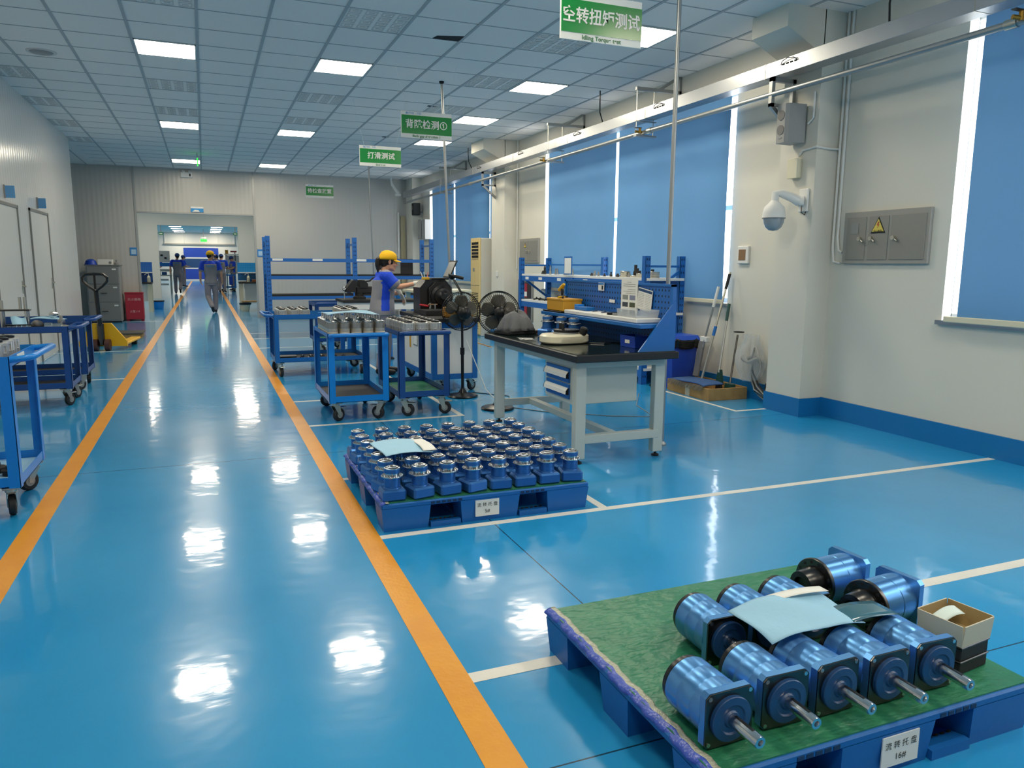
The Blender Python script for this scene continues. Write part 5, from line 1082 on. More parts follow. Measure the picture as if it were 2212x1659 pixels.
t = thing('work_lamp', 'black jointed work lamp arching over the test stand', 'lamp', (2.685, 8.08, TZ + .001)); MB().cyl((0, 0, 0), (0, 0, .03), .05, n=18).build('base', M_BLACK, t); MB().tube([(0, 0, .03), (-.01, .03, .25), (-.09, .12, .43)], .013, n=8).build('arm', M_BLACK, t); MB().lathe([(.015, 0), (.035, .01), (.05, .045), (.045, .05)], (-.10, .13, .40), (.3, -.2, .9), n=18).build('lamp_head', M_BLACK, t); MB().tube([(-.09, .10, .44), (-.02, .05, .42), (.02, .04, .41)], .018, n=8).build('clamp', M_MATTE, t)
t = thing('tool_case', 'ochre fabric case on the front edge of the test stand', 'case', (2.525, 7.78, TZ)); MB().bar((-.16, -.07, 0), (.16, .07, .105), .016).build('case_body', mat('ochre_fabric', 'b07a1a', rough=.85, bump=(30, .4)), t)
MB().bar((-.155, -.066, .10), (.155, .066, .112), .004).build('rim', M_ORANGE, t)
for k, (dx, lb) in enumerate(((-.09, 'yellow spring clamp standing in ochre case, left one'), (-.01, 'yellow spring clamp standing in ochre case, taller right one'))):
    c = thing('spring_clamp', lb, 'clamp', (2.525 + dx, 7.78, TZ + .108), 0, 'yellow clamps in the ochre case'); MB().tube([(-.03, 0, .0), (-.015, 0, .035), (.03, 0, .05 + .05 * k)], [.008, .014, .01], n=8).build('jaw', M_YTOOL, c); MB().tube([(.03, 0, .0), (.025, 0, .05 + .05 * k)], .008, n=8).build('handle', M_ORANGE, c)
# ------------------------------------------------------------------ pedestal fans
def fan(label, x, y, zc, yaw, tilt, r, px=0, py=0):
    t = thing('pedestal_fan', label, 'fan', (x, y, 0), yaw)
    MB().lathe([(.155, 0), (.16, .01), (.15, .022), (.05, .04), (.03, .07), (.022, .09)], n=32).build('base', M_BLACK, t)
    MB().cyl((0, 0, .05), (px * .5, py * .5, zc * .55), .017, n=12).cyl((px * .5, py * .5, zc * .5), (px, py, zc - .05), .013, n=12).cyl((px * .5, py * .5, zc * .5), (px * .55, py * .55, zc * .58), .024, n=12).build('pole', M_BLACK, t)
    T = Matrix.Translation((px, py, zc)) @ Matrix.Rotation(tilt, 4, 'X')
    def put(mb, nm, m_, sm=35):
        mb.v = [tuple(T @ Vector(v)) for v in mb.v]; return mb.build(nm, m_, t, smooth=sm)
    put(MB().lathe([(.02, -.17), (.06, -.15), (.072, -.10), (.068, -.04), (.05, -.02)], (0, 0, 0), Y, n=24).cyl((0, -.08, -.04), (0, -.08, -.09), .022, n=12), 'motor', M_BLACK)
    k = MB(); N = 56
    for y0, rr in ((-.01, r * .97), (.05, r), (.10, r * .95)): k.tube([(rr * math.cos(2 * PI * i / 40), y0, rr * math.sin(2 * PI * i / 40)) for i in range(40)], .0035 if y0 != .05 else .005, n=6, closed=True)
    for i in range(N):
        a = 2 * PI * i / N; c_, s_ = math.cos(a), math.sin(a)
        k.tube([(.05 * c_, .12, .05 * s_), (r * .6 * c_, .118, r * .6 * s_), (r * .93 * c_, .10, r * .93 * s_), (r * c_, .05, r * s_)], .0014, n=4); k.tube([(.06 * c_, -.03, .06 * s_), (r * .7 * c_, -.028, r * .7 * s_), (r * .97 * c_, -.01, r * .97 * s_), (r * c_, .05, r * s_)], .0014, n=4)
    put(k, 'cage', M_BLACK)
    for j in range(5):
        a0 = 2 * PI * j / 5 + .3; b = MB().grid(lambda u, v: ((.035 + (r * .84 - .035) * u) * math.cos(a0 + (v - .5) * (.5 + .75 * math.sin(PI * min(1, u * 1.0)))), .045 + (v - .5) * .045 * (1 - .4 * u), (.035 + (r * .84 - .035) * u) * math.sin(a0 + (v - .5) * (.5 + .75 * math.sin(PI * min(1, u * 1.0))))), 10, 8)
        b.v = [tuple(T @ Vector(v)) for v in b.v]; solid(b.build('blade', mat('fan_blade', '5a554b', rough=.3), t, fix=False), .002)
    put(MB().lathe([(.0, .125), (.035, .122), (.05, .116), (.05, .112)], (0, 0, 0), Y, n=20), 'badge', M_BLACK)
    put(MB().lathe([(.036, .02), (.036, .07), (.02, .08)], (0, 0, 0), Y, n=20), 'hub', M_BLACK)
    return t
fan('black pedestal fan in front of the test stand, seen from behind', 2.44, 7.36, .885, -.1, .06, .2, .0, .02)
fan('black pedestal fan behind the workbench, its blades facing the camera', 2.54, 6.60, .92, PI - .25, .1, .2)
def floor_cable(pts, label, m, r=.004): tag(MB().tube([(x, y, r) for x, y in pts], r, n=6).build('floor_cable', m), label, 'cable')
floor_cable([(2.62, 7.55), (2.9, 7.2), (2.8, 6.95), (2.72, 6.75)], 'black cable on the floor between the two pedestal fans', M_BLACK)
tag(MB().tube([(2.47, 7.34, .6), (2.55, 7.25, .35), (2.62, 7.15, .1), (2.68, 7.0, .005), (2.75, 6.85, .005), (2.72, 6.7, .005)], .005, n=6).build('fan_cable', M_PAPER), 'white cable hanging from the fan in front of test stand', 'cable')
floor_cable([(2.68, 6.62), (2.9, 6.3), (3.4, 5.9), (3.75, 5.75), (3.9, 6.3), (4.3, 6.9)], 'thin grey cable on the floor behind the workbench', M_CAB)

# ------------------------------------------------------------------ empty rack along the back
t = thing('long_rack', 'tall empty blue shelving rack behind the woman', 'rack', (0, 0, 0)); BX_ = (1.06, 2.60, 4.08)
for x in BX_:
    for y in (14.2, 14.9): slots(MB(), x, y - .0302, 1.84).bar((x - .04, y - .03, 0), (x + .04, y + .03, 1.84)).build('post', [M_RACK, M_SLOT], t, smooth=0)
    for z in (.4, 1.0, 1.7): MB().bar((x - .012, 14.2, z), (x + .012, 14.9, z + .03)).build('end_tie', M_RACK, t, smooth=0)
for z in (1.45, 1.135, .77):
    for y in (14.185, 14.90): MB().bar((BX_[0], y - .02, z - .06), (BX_[2], y + .02, z)).build('beam', M_RACK, t, smooth=0)
    if z < 1.4: MB().bar((BX_[0], 14.2, z), (BX_[2], 14.9, z + .025)).build('deck', M_MATTE, t, smooth=0)
for x in (1.22, 1.92, 2.72): MB().bar((x - .09, 14.16, 1.405), (x + .09, 14.164, 1.445)).build('beam_label', M_PAPER, t, smooth=0)
t = thing('monitor_box', 'dark grey appliance on the right bay of the empty rack', 'appliance', (3.45, 14.55, 1.162)); MB().bar((-.3, -.2, 0), (.3, .2, .3), .01).build('case', M_MATTE, t); MB().bar((-.3, -.21, .02), (.05, -.2, .28)).build('front', M_CAB, t, smooth=0)
# vise bench
t = thing('vise_bench', 'white and blue bench with a dark mat behind the woman', 'bench', (2.26, 11.0, 0))
MB().bar((-.48, -.36, .82), (.62, .36, .86), .004).build('bench_top', M_MATTE, t); MB().bar((-.46, -.34, .72), (.60, .34, .82)).build('apron', M_WHITE, t, smooth=0)
for x in (-.4, .18, .54):
    for y in (-.3, .3): p = MB().bar((x - .03, y - .03, .03), (x + .03, y + .03, .72)).build('leg', M_BLUE, t, smooth=0); MB().lathe([(.06, 0), (.06, .012), (.02, .035)], (x, y, 0), n=14).build('foot', M_MATTE, p)
MB().bar((-.4, -.32, .3), (.54, -.28, .36)).build('rail', M_BLUE, t, smooth=0)
MB().bar((-.36, -.3, .36), (.12, .3, .70), .004).build('cupboard', M_WHITE, t)
t = thing('bench_vise', 'black bench vise with a bright lever on the bench', 'vise', (2.05, 10.9, .8615), .15)
MB().lathe([(.09, 0), (.09, .03), (.06, .05), (.06, .09)], n=20).build('swivel_base', M_MATTE, t)
MB().bar((-.05, -.06, .08), (.2, .06, .18), .012).build('fixed_body', M_MATTE, t); MB().prism([(-.01, .16), (.11, .16), (.11, .22), (.06, .27), (-.01, .27)], (0, -.07, 0), X, Z, Y, .14).build('fixed_jaw', M_MATTE, t, smooth=0)
MB().prism([(-.20, .10), (-.07, .10), (-.07, .17), (-.05, .20), (-.06, .27), (-.11, .27), (-.17, .20), (-.20, .16)], (0, -.06, 0), X, Z, Y, .12).build('moving_jaw', M_MATTE, t, smooth=0)
MB().cyl((-.24, 0, .14), (-.19, 0, .14), .022, n=12).cyl((-.225, -.01, .16), (-.225, -.02, -.0), .008, n=8).ell((-.225, -.008, .165), (.016, .016, .016)).build('lever', M_STEEL, t)
MB().tube([(.1, 0, .25), (.16, -.01, .26), (.2, -.02, .30), (.27, -.02, .31)], .012, n=8).ell((.28, -.02, .315), (.02, .02, .025)).build('crank', M_MATTE, t)
# pale table and screen to the right of the woman
t = thing('side_table', 'pale grey table behind the test machine', 'table', (3.4, 11.6, 0)); MB().bar((-.45, -.3, .93), (.5, .35, .97), .004).build('table_top', M_BEIGE, t)
for x in (-.38, .42):
    for y in (-.25, .3): MB().bar((x - .035, y - .035, 0), (x + .035, y + .035, .93)).build('leg', M_DESK, t, smooth=0)
MB().bar((-.38, -.27, .5), (.42, -.23, .58)).build('rail', M_BLUE, t, smooth=0); MB().bar((-.38, -.26, .83), (.42, -.2, .93)).build('apron', M_DESK, t, smooth=0)
t = thing('paper_towel', 'small blue cup with a yellow brush on the bench', 'cup', (2.62, 10.9, .86)); MB().lathe([(.035, 0), (.04, .09)], n=14).build('cup', M_BLUE, t); MB().cyl((0, 0, .06), (.02, 0, .16), .008, n=6).build('brush', M_YTOOL, t)

# ------------------------------------------------------------------ beyond the opening
def far_bench(label, x0, x1, y0, y1, side, col):
    t = thing('assembly_bench', label, 'workbench', (0, 0, 0), 0, 'assembly benches past the opening')
    MB().bar((x0, y0, .77), (x1, y1, .81)).build('worktop', M_EDGE, t, smooth=0)
    for x in (x0 + .06, x1 - .06):
        for y in (y0 + .06, y1 - .06): MB().bar((x - .045, y - .03, 0), (x + .045, y + .03, .77)).build('leg', M_BEIGE, t, smooth=0)
    yb = y1 - .03
    MB().bar((x0, yb, .81), (x1, yb + .02, 1.36)).build('pegboard', col, t, smooth=0); MB().bar((x0, yb - .25, 1.06), (x1, yb, 1.085)).build('upper_shelf', M_WHITE, t, smooth=0)
    MB().bar((x0 + .1, y0 + .02, .12), (x0 + .1 + .02, y1 - .1, .18)).build('rail', M_BEIGE, t, smooth=0)
    MB().bar(((x1 - .42) if side < 0 else x0 + .15, y0 + .1, .30 if side < 0 else .2), ((x1 - .12) if side < 0 else x1 - .1, y1 - .1, .77)).build('drawer_cabinet', M_WHITE, t, smooth=0)
    return t
far_bench('navy backed assembly bench just past the left edge of opening', -2.3, -1.36, 22.8, 23.5, -1, M_PEGX)
far_bench('cyan backed assembly bench just past the right edge of opening', .90, 1.95, 23.0, 23.8, 1, mat_perf('pegboard_cyan', '1b86cc', '0e4a7a', 0, 2, .05, r=.14))
def wash_bottle(label, x, y, z):
    t = thing('wash_bottle', label, 'bottle', (x, y, z), 0, 'wash bottles on the assembly benches'); MB().lathe([(.04, 0), (.042, .01), (.042, .14), (.02, .17), (.018, .19)], n=16).build('bottle', M_BEIGE, t); MB().tube([(0, 0, .18), (0, 0, .24), (-.04, 0, .25), (-.1, 0, .2)], .006, n=6).build('spout', M_PAPER, t)
wash_bottle('cream wash bottle on the left assembly bench', -1.43, 22.95, .81); wash_bottle('cream wash bottle on the right assembly bench', 1.16, 23.12, .81)
tag(MB().bar((1.26, 23.1, .81), (1.5, 23.3, .88), .004).build('brown_box', mat('brown_case', '7a4a2c', rough=.7)), 'low brown box on the right assembly bench', 'box')
tag(MB().lathe([(.1, 0), (.13, .03), (.12, .035)], n=18).build('white_dish', M_PAPER), 'white dish on the right assembly bench', 'dish').location = (.99, 23.2, .81)
t = thing('floor_bucket', 'dark rimmed bucket with boards on the floor under right bench', 'bucket', (1.02, 22.6, 0)); MB().lathe([(.1, 0), (.14, .2), (.13, .2)], n=18).build('bucket', M_BEIGE, t); MB().lathe([(.16, .19), (.17, .24), (.12, .25)], n=18).build('bag', M_BAG, t); MB().box((.12, 0, .28), (.4, .25, .03), .003, rz=.1).build('board', M_WOOD, t)
for x, y, lb in ((-1.75, 22.6, 'blue bin on the floor beneath the left bench, farther one'), (-1.3, 24.3, 'blue bin on the floor behind the left bench leg')): 
    t = thing('floor_bin', lb, 'bin', (x, y, 0), 0, 'blue bins by the left assembly bench'); MB().lathe([(.13, 0), (.16, .24), (.15, .24), (.12, .02)], n=18).build('bin_body', M_BBLUE, t); MB().lathe([(.165, .22), (.165, .25), (.155, .25)], n=18).build('rim', M_MATTE, t)
# work cells in the far hall
t = thing('display_cart', 'pale machine stand with dark dials in the far hall, left of aisle', 'stand', (-1.85, 36.8, 0)); MB().bar((-.45, -.2, 1.35), (.45, .2, 1.85), .01).build('panel', M_WHITE, t)
for j in range(5): MB().bar((-.36 + j * .15, -.212, 1.5 + .12 * (j % 2)), (-.27 + j * .15, -.2, 1.57 + .12 * (j % 2))).build('dial', M_MATTE, t, smooth=0)
MB().bar((-.5, -.25, 1.17), (.5, .25, 1.33)).build('hood', M_BBLUE, t, smooth=0); MB().bar((-.5, -.3, .75), (.5, .3, .8)).build('table', M_DESK, t, smooth=0); MB().bar((-.5, -.25, .95), (.5, .2, 1.05)).build('shelf', M_DESK, t, smooth=0)
for x in (-.45, .45):
    for y in (-.25, .25): MB().bar((x - .03, y - .03, 0), (x + .03, y + .03, 1.2)).build('leg', M_DESK, t, smooth=0)
for j, (dx, m_) in enumerate(((-.3, M_BLUE), (-.05, M_YTOOL), (.2, M_BLUE))):
    tag(MB().bar((-1.85 + dx - .1, 36.6, .801), (-1.85 + dx + .1, 36.8, .93), .004).build('part_bin', m_), f'small parts bin on the far left stand, {ORD[j]} from left', 'bin', 'bins on the far left stand')
for z in (.55, .35): tag(MB().bar((-2.2, 36.57, z), (-1.5, 37.0, z + .07), .004).build('drawer_tray', M_WHITE), f'white tray under the far left stand, {"upper" if z > .5 else "lower"}', 'tray', 'trays under the far left stand')
tF, zF = cart('parts_trolley', 'blue parts trolley standing far off, right of the aisle', (1.05, 38.5, 0), PI, .62, .9, .80, M_BLUE, None, False)
tag(solid(MB().grid(lambda u, v: (.0 + .16 * u, .02 * math.sin(6 * u), -.42 * v), 6, 8).build('blue_bag', M_BINB, fix=False), .01), 'blue bag hanging on the far trolley', 'bag').location = (1.05, 38.0, .74)
t = thing('tool_board', 'white tool board with hanging tools in the far hall, right', 'tool board', (1.75, 41.0, 0)); MB().bar((-.75, 0, .8), (.35, .05, 1.72)).build('board', M_WHITE, t, smooth=0)
for x in (-.7, .3): MB().bar((x - .03, .05, 0), (x + .03, .1, 1.9)).build('post', M_DESK, t, smooth=0)
for j in range(3): MB().bar((-.3 + j * .2, -.03, 1.45), (-.26 + j * .2, 0, 1.95)).build('rod', M_DSTEEL, t, smooth=0)
MB().bar((-.8, -.2, 1.75), (.3, .0, 1.79)).build('shelf', M_WHITE, t, smooth=0); MB().bar((-.75, -.15, 1.79), (-.6, -.02, 1.98)).build('orange_can', M_ORANGE, t, smooth=0); MB().bar((-.5, -.15, 1.87), (-.2, -.02, 1.95)).build('red_box', M_RED, t, smooth=0)
for x, y, z, w, lb in ((-1.44, 31.36, 2.36, .14, 'green exit plate at the left of second opening'), (1.17, 31.36, 2.40, .14, 'green exit plate at the right of second opening')):
    t = thing('exit_plate', lb, 'sign', (x, y, z), 0, 'green exit plates'); MB().bar((-w / 2, -.02, 0), (w / 2, .02, .1), .002).build('plate', M_SIGNG, t); MB().bar((-w / 2 + .02, -.023, .03), (w / 2 - .02, -.019, .07)).build('legend', M_SIGNW, t, smooth=0)
    MB().bar((-.012, -.01, .1), (.012, .01, .36 if x < 0 else .32)).build('drop_rod', M_CAB, t, smooth=0)
t = thing('exit_sign', 'lit green exit sign hanging in the far hall centre', 'sign', (.05, 55.0, 2.72)); MB().bar((-.2, -.04, 0), (.2, .04, .16), .01).build('sign_body', M_EXIT, t); MB().bar((-.16, -.03, .2), (.16, .03, .3)).build('box', M_WHITE, t, smooth=0); MB().bar((-.015, -.015, .16), (.015, .015, .82)).build('stem', M_CAB, t, smooth=0)
# ------------------------------------------------------------------ people
def loft(mb, rings, n=20):
    """rings: (centre, rx, ry) stacked upward; a closed torso-like body"""
    vs = []; k = len(rings)
    for c, rx, ry in rings:
        for i in range(n):
            a = 2 * PI * i / n; c_, s_ = math.cos(a), math.sin(a)
            vs.append((c[0] + rx * math.copysign(abs(c_) ** .85, c_), c[1] + ry * math.copysign(abs(s_) ** .9, s_), c[2]))
    fs = [(j * n + i, j * n + (i + 1) % n, (j + 1) * n + (i + 1) % n, (j + 1) * n + i) for j in range(k - 1) for i in range(n)]
    fs += [tuple(reversed(range(n))), tuple(range((k - 1) * n, k * n))]
    return mb.add(vs, fs)
def limb(mb, pts, rs, n=14):
    """tapering tube through joints with round ends, densified so that it bends softly"""
    P = [Vector(p) for p in pts]; Q = []; Rr = []
    for j in range(len(P) - 1):
        for s in range(6): f = s / 6; Q.append(P[j].lerp(P[j + 1], f)); Rr.append(rs[j] + (rs[j + 1] - rs[j]) * f)
    Q.append(P[-1]); Rr.append(rs[-1])
    for _ in range(2): Q = [Q[0]] + [(Q[i - 1] + Q[i] * 2 + Q[i + 1]) / 4 for i in range(1, len(Q) - 1)] + [Q[-1]]
    mb.tube(Q, Rr, n=n)
    for p, r in ((Q[0], Rr[0]), (Q[-1], Rr[-1])): mb.ell(p, (r, r, r), 12, 8)
    return mb
def fuse(mb, name, mats, parent, voxel, smooth=4, pick=None):
    """merge the overlapping volumes into one continuous skin"""
    o = mb.build(name, mats[0], None, smooth=0)
    m = o.modifiers.new('r', 'REMESH'); m.mode = 'VOXEL'; m.voxel_size = voxel; m.use_smooth_shade = True
    m = o.modifiers.new('s', 'SMOOTH'); m.factor = .5; m.iterations = smooth
    dg = bpy.context.evaluated_depsgraph_get(); me = bpy.data.meshes.new_from_object(o.evaluated_get(dg)); old = o.data
    o.modifiers.clear(); o.data = me; bpy.data.meshes.remove(old); me.name = name
    me.materials.clear()
    for q in mats: me.materials.append(q)
    if pick: me.polygons.foreach_set('material_index', [pick(p.center, p.normal) for p in me.polygons])
    me.polygons.foreach_set('use_smooth', [True] * len(me.polygons))
    o.parent = parent
    return o
def hand(mb, w, d, nrm, side, s=1.0, curl=.5, spread=1.0):
    """five fingers: w wrist, d pointing direction, nrm back of the hand, side +1 when the thumb lies along d x nrm"""
    w = Vector(w); d = Vector(d).normalized(); nrm = Vector(nrm); nrm = (nrm - d * nrm.dot(d)).normalized(); lat = d.cross(nrm) * side
    rm = Matrix((lat, d, nrm)).transposed()
    mb.ell(w + d * .045 * s, (.038 * s, .052 * s, .016 * s), 14, 10, rm=rm)
    limb(mb, [w - d * .01, w + d * .03 * s], [.024 * s, .024 * s], 10)
    for k, (off, L) in enumerate(((.028, .068), (.0095, .078), (-.0095, .072), (-.027, .056))):
        p = w + d * .082 * s + lat * off * s; c = curl * (1 + .12 * k); pts = [p - d * .02 * s]
        dirv = (d + lat * off * 2.2 * spread)
        for seg, fr_ in ((0, .42), (1, .32), (2, .26)):
            a = c * (seg + .5) * .62; dv = (dirv * math.cos(a) - nrm * math.sin(a)).normalized(); pts.append(pts[-1] + dv * (L * fr_ + (.02 if seg == 0 else 0)) * s)
        limb(mb, pts, [.0095 * s, .009 * s, .0085 * s, .007 * s], 8)
    b = w + d * .02 * s + lat * .026 * s
    limb(mb, [b, b + (d * .55 + lat * .75 - nrm * .2) * .034 * s, b + (d * 1.0 + lat * .95 - nrm * .45) * .052 * s], [.013 * s, .011 * s, .008 * s], 8)
def person(label, loc, yaw, J, look, voxel, scale=1.0, cap=M_CAPY, female=False, gloves=False, back_print=True):
    """J: joints in metres, x right, y forward, z up; look: (yaw, pitch) of the head"""
    t = thing('person', label, 'person', loc, yaw); t.scale = (scale,) * 3
    hc = Vector(J['head']); HR = (Matrix.Rotation(look[0], 3, 'Z') @ Matrix.Rotation(look[1], 3, 'X')); hp = lambda x, y, z: hc + HR @ Vector((x, y, z))
    pel, che, nk = Vector(J['pelvis']), Vector(J['chest']), Vector(J['neck']); sw = J.get('sw', .17)
    b = MB()
    # head
    b.ell(hp(0, -.012, .028), (.074, .092, .086), 18, 12, rm=HR); b.ell(hp(0, .022, -.028), (.059, .070, .088), 18, 12, rm=HR); b.ell(hp(0, .066, -.092), (.030, .026, .022), 12, 8, rm=HR)
    b.ell(hp(0, .080, .016), (.048, .016, .012), 12, 8, rm=HR); limb(b, [hp(0, .088, .008), hp(0, .102, -.022), hp(0, .108, -.032)], [.008, .010, .012], 8)
    for s in (-1, 1):
        b.ell(hp(s * .012, .098, -.034), (.009, .010, .008), 8, 6); b.ell(hp(s * .036, .070, -.03), (.024, .018, .024), 10, 8, rm=HR); b.ell(hp(s * .077, -.004, -.006), (.009, .020, .030), 10, 8, rm=HR)
        b.ell(hp(s * .045, .03, -.075), (.02, .03, .02), 10, 8, rm=HR)
    b.ell(hp(0, .090, -.058), (.022, .009, .006), 10, 8, rm=HR); b.ell(hp(0, .088, -.068), (.019, .009, .006), 10, 8, rm=HR)
    limb(b, [nk + Vector((0, 0, -.06)), nk, hp(0, -.012, -.06)], [.062, .054 if not female else .048, .056 if not female else .05])
    # trunk and limbs under the clothes
    mid = pel.lerp(che, .5)
    loft(b, [(pel + Vector((0, 0, -.08)), .13, .09), (pel, .145, .10), (mid, .12, .085), (che, sw * .85, .10), (nk + Vector((0, 0, -.07)), sw * .7, .07), (nk + Vector((0, 0, -.02)), .06, .055)])
    for S in ('L', 'R'):
        sh, el, wr = (Vector(J[S + q]) for q in ('sho', 'elb', 'wri')); hi, kn, an, to = (Vector(J[S + q]) for q in ('hip', 'kne', 'ank', 'toe'))
        a1 = .045 if not female else .040
        limb(b, [sh, sh.lerp(el, .5), el, el.lerp(wr, .3), wr], [a1 + .006, a1, a1 - .008, a1 - .006, a1 - .018])
        limb(b, [hi, hi.lerp(kn, .5), kn, kn.lerp(an, .3), an], [.075, .066, .048, .050, .034]); limb(b, [an + Vector((0, -.01, -.02)), to], [.034, .026])
        sd = 1 if S == 'R' else -1; hd = Vector(J[S + 'fin']) - wr; hand(b, wr, hd, J[S + 'nrm'], -sd, .96 if not female else .9, J.get('curl', .5))
    body = fuse(b, 'body', [M_SKIN, M_LIP], t, voxel, 3, lambda c, n: 1 if (HR.transposed() @ (Vector(c) - hc)).y > .088 and abs((HR.transposed() @ (Vector(c) - hc)).z + .063) < .010 and abs((HR.transposed() @ (Vector(c) - hc)).x) < .024 else 0)
    for s in (-1, 1):
        e = MB().ell(hp(s * .031, .077, -.003), (.015, .010, .008), 12, 8, rm=HR).build('eye', M_PAPER, t); MB().ell(hp(s * .031, .0855, -.003), (.006, .003, .006), 10, 6, rm=HR).build('iris', M_HAIR, e)
        MB().tube([hp(s * .014, .094, .013), hp(s * .032, .091, .018), hp(s * .052, .078, .014)], .004, n=6).build('eyebrow', M_HAIR, t)
    # hair and cap
    hb = MB(); hb.ell(hp(0, -.022, .026), (.081, .092, .088), 18, 12, rm=HR); hb.ell(hp(0, -.055, -.02), (.066, .05, .06), 16, 10, rm=HR)
    for s in (-1, 1): hb.ell(hp(s * .068, .022, .0), (.012, .022, .035), 10, 8, rm=HR)
    if female: limb(hb, [hp(0, -.10, .03), hp(0, -.135, .01), hp(0, -.135, -.06), hp(.0, -.115, -.15)], [.022, .034, .032, .012], 12)
    hh = fuse(hb, 'hair', [M_HAIR], t, voxel, 2)
    cb = MB(); n = 28; rows = [(1.0, .022), (1.0, .045), (.93, .08), (.72, .108), (.42, .125), (.02, .131)]; vs = []
    for s, z in rows: vs += [hp(.090 * s * math.cos(2 * PI * i / n), -.016 + .106 * s * math.sin(2 * PI * i / n), z + (.010 * math.sin(2 * PI * i / n) if s > .9 else 0)) for i in range(n)]
    cb.add(vs, [(j * n + i, j * n + (i + 1) % n, (j + 1) * n + (i + 1) % n, (j + 1) * n + i) for j in range(len(rows) - 1) for i in range(n)] + [tuple(range((len(rows) - 1) * n, len(rows) * n))])
    c = solid(cb.build('cap', cap, t, smooth=60), .005, 1)
    br = MB().grid(lambda u, v: hp(.088 * (1 - .12 * v * v) * math.sin((u - .5) * 2.5), .066 * math.cos((u - .5) * 2.1) + .005 + .088 * v * math.cos((u - .5) * 2.3), .036 - .020 * v - .016 * (2 * u - 1) ** 2), 14, 6)
    solid(br.build('cap_brim', cap, c, smooth=60, fix=False), .004)
    if female: MB().box(hp(0, .098, .075), (.04, .004, .018), rm=HR @ Matrix.Rotation(.5, 3, 'X')).build('cap_badge', M_SHEET, c, smooth=0)
    # shirt
    sb = MB(); bell = .018 if female else .0
    loft(sb, [(pel + Vector((0, 0, -.085)), .175 + bell, .135 + bell), (pel + Vector((0, 0, -.02)), .172 + bell, .132 + bell), (pel.lerp(che, .35), .158, .122 + bell), (che + Vector((0, 0, -.08)), sw + .008, .135), (che + Vector((0, 0, .04)), sw + .012, .128), (nk + Vector((0, -.005, -.075)), sw - .01, .098), (nk + Vector((0, -.01, -.035)), .09, .078), (nk + Vector((0, -.008, .0)), .068, .068)])
    for S in ('L', 'R'):
        sh, el = Vector(J[S + 'sho']), Vector(J[S + 'elb']); limb(sb, [che.lerp(sh, .6) + Vector((0, 0, .03)), sh, sh.lerp(el, .4), sh.lerp(el, .66)], [.075, .078, .070, .072])
    shR, elR, shL, elL = Vector(J['Rsho']), Vector(J['Relb']), Vector(J['Lsho']), Vector(J['Lelb'])
    def pick(c, nrm):
        c = Vector(c)
        for sh, el in ((shR, elR), (shL, elL)):
            ax = (el - sh); f = (c - sh).dot(ax) / ax.length_squared; far = ((c - sh) - ax * f).length
            if f > .08 and far < .11 and abs(c.x) > sw - .03: return 1 if f > .72 else 0
        if c.z > nk.z - .012: return 1
        z1 = che.z + (.05 if not female else .02)
        if c.z > z1 + (.02 if c.y < 0 else 0): return 0
        if c.z < pel.z - .03: return 1
        yy = c.y - (pel.y + (che.y - pel.y) * (c.z - pel.z) / (che.z - pel.z))
        return 0 if (abs(c.x) > .09 and -.045 < yy < (.055 if female else .05)) else 1
    s_ = fuse(sb, 'shirt', [M_SHB, M_SHG], t, voxel, 4, pick)
    if back_print:
        MB().bar((-.10, che.y - .150, che.z - .005), (.10, che.y - .142, che.z + .035)).build('back_print', mat('print_blue', '6c9cc4', rough=.8), s_, smooth=0)
    # trousers and shoes
    tb = MB(); loft(tb, [(pel + Vector((0, 0, -.14)), .155, .115), (pel + Vector((0, 0, -.05)), .165, .122), (pel + Vector((0, 0, .03)), .150, .110)])
    for S in ('L', 'R'):
        hi, kn, an = (Vector(J[S + q]) for q in ('hip', 'kne', 'ank')); limb(tb, [hi, hi.lerp(kn, .5), kn, kn.lerp(an, .5), an + (kn - an).normalized() * .03], [.092, .088, .074, .070, .068])
    fuse(tb, 'trousers', [M_TRO], t, voxel, 4)
    for S in ('L', 'R'):
        an, to = Vector(J[S + 'ank']), Vector(J[S + 'toe']); fb = MB(); dv = (to - an).normalized(); heel = an + Vector((0, 0, -.045)) - dv * .03
        heel.z = max(heel.z, .03); limb(fb, [an + Vector((0, 0, .0)), an.lerp(heel, .7)], [.043, .042], 12); limb(fb, [heel, heel.lerp(to, .55), to], [.037, .041, .030], 12)
        fuse(fb, 'shoe', [M_SHOE], t, voxel, 2)
        if gloves:
            wr = Vector(J[S + 'wri']); hd = Vector(J[S + 'fin']) - wr; gb = MB(); sd = 1 if S == 'R' else -1; hand(gb, wr, hd, J[S + 'nrm'], -sd, 1.05, J.get('curl', .5)); limb(gb, [wr - hd.normalized() * .03, wr], [.032, .03], 12); fuse(gb, 'glove', [M_GLOVE], t, min(voxel, .005), 2)
    return t
WOMAN = dict(head=(0, .075, 1.395), pelvis=(0, -.02, .83), chest=(0, .0, 1.13), neck=(0, .022, 1.285), sw=.165,
             Rsho=(.165, .005, 1.225), Relb=(.215, .13, 1.085), Rwri=(.175, .375, 1.135), Rfin=(.16, .50, 1.165), Rnrm=(.3, -.2, 1),
             Lsho=(-.165, .01, 1.22), Lelb=(-.20, .10, 1.0), Lwri=(-.12, .24, 1.0), Lfin=(-.10, .30, .90), Lnrm=(-.2, .9, .4),
             Rhip=(.085, -.02, .80), Rkne=(.09, .0, .43), Rank=(.09, -.07, .085), Rtoe=(.10, .09, .035),
             Lhip=(-.085, -.02, .80), Lkne=(-.10, .05, .43), Lank=(-.11, .03, .085), Ltoe=(-.12, .19, .035), curl=.55)
person('woman in blue and grey work shirt, yellow cap and white gloves, reaching to machine', (2.03, 9.22, 0), -PI / 2, WOMAN, (0.0, -.12), .007, 1.0, M_CAPY, True, True, False)
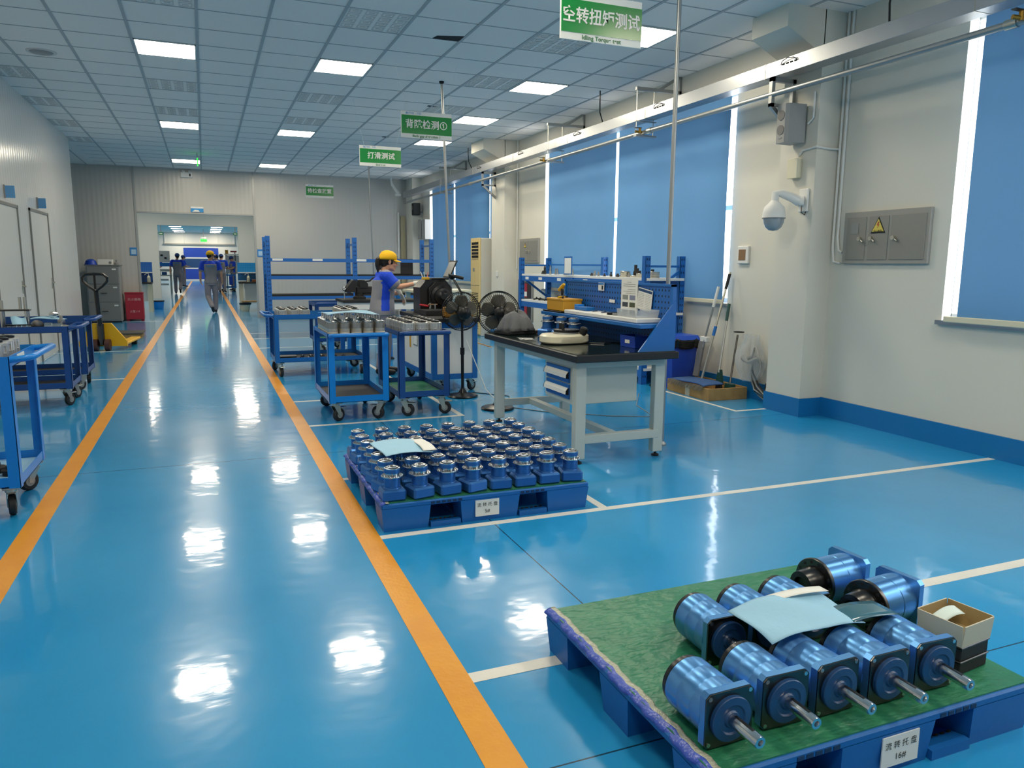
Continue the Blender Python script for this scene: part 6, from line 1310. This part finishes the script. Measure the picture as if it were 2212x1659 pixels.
MANW = dict(head=(.02, .03, 1.575), pelvis=(0, 0, .90), chest=(0, .0, 1.27), neck=(.0, .0, 1.44), sw=.195,
            Rsho=(.19, 0, 1.375), Relb=(.265, -.03, 1.10), Rwri=(.29, .06, .86), Rfin=(.29, .11, .73), Rnrm=(1, 0, .1),
            Lsho=(-.19, 0, 1.375), Lelb=(-.27, -.02, 1.10), Lwri=(-.27, .10, .87), Lfin=(-.25, .16, .75), Lnrm=(-1, 0, .1),
            Rhip=(.09, 0, .86), Rkne=(.10, .10, .46), Rank=(.08, .06, .085), Rtoe=(.09, .22, .035),
            Lhip=(-.09, 0, .86), Lkne=(-.10, .02, .45), Lank=(.0, -.28, .17), Ltoe=(.02, -.22, .045), curl=.7)
person('man in grey and blue work shirt and yellow cap walking away down the aisle', (.15, 22.2, 0), 0, MANW, (-1.0, 0.0), .011, .985)
W2 = dict(MANW); W2.update(Lank=(-.10, .20, .085), Ltoe=(-.10, .36, .04), Lkne=(-.10, .16, .47), Rank=(.06, -.34, .2), Rtoe=(.07, -.28, .06), Rkne=(.10, -.06, .45), Lwri=(-.28, -.14, .88), Lfin=(-.27, -.18, .76), Rwri=(.30, .16, .88), Rfin=(.30, .22, .77))
person('person in blue cap and grey work clothes walking away left of the aisle', (-1.08, 35.6, 0), .05, W2, (.1, 0), .016, 1.02, M_CAPB)
STAND = dict(MANW); STAND.update(Lkne=(-.10, .03, .46), Lank=(-.11, .0, .085), Ltoe=(-.13, .16, .035), Rkne=(.10, .03, .46), Rank=(.11, 0, .085), Rtoe=(.13, .16, .035), Relb=(.25, .06, 1.1), Rwri=(.16, .28, 1.08), Rfin=(.13, .40, 1.08), Lelb=(-.25, .06, 1.1), Lwri=(-.16, .28, 1.05), Lfin=(-.13, .40, 1.04), Rnrm=(.2, 0, 1), Lnrm=(-.2, 0, 1), head=(0, .06, 1.56))
person('person in blue cap standing side-on farther down the left side of aisle', (-1.12, 46.0, 0), -1.1, STAND, (.0, -.1), .02, 1.03, M_CAPB, back_print=False)
person('person in blue cap with back turned at far trolley right of the aisle', (.72, 37.2, 0), -.25, STAND, (.0, -.2), .016, 1.03, M_CAPB)
person('person in blue cap half hidden behind the one with turned back', (.58, 40.5, 0), .3, STAND, (.9, -.2), .02, 1.03, M_CAPB, back_print=False)
person('person in blue cap facing left beside the far tool board', (1.30, 39.8, 0), 1.9, STAND, (.2, -.35), .02, .99, M_CAPB, back_print=False)
person('person in blue cap behind the pale machine stand, only cap visible', (-2.05, 37.6, 0), PI, STAND, (.3, -.2), .02, 1.06, M_CAPB, back_print=False)
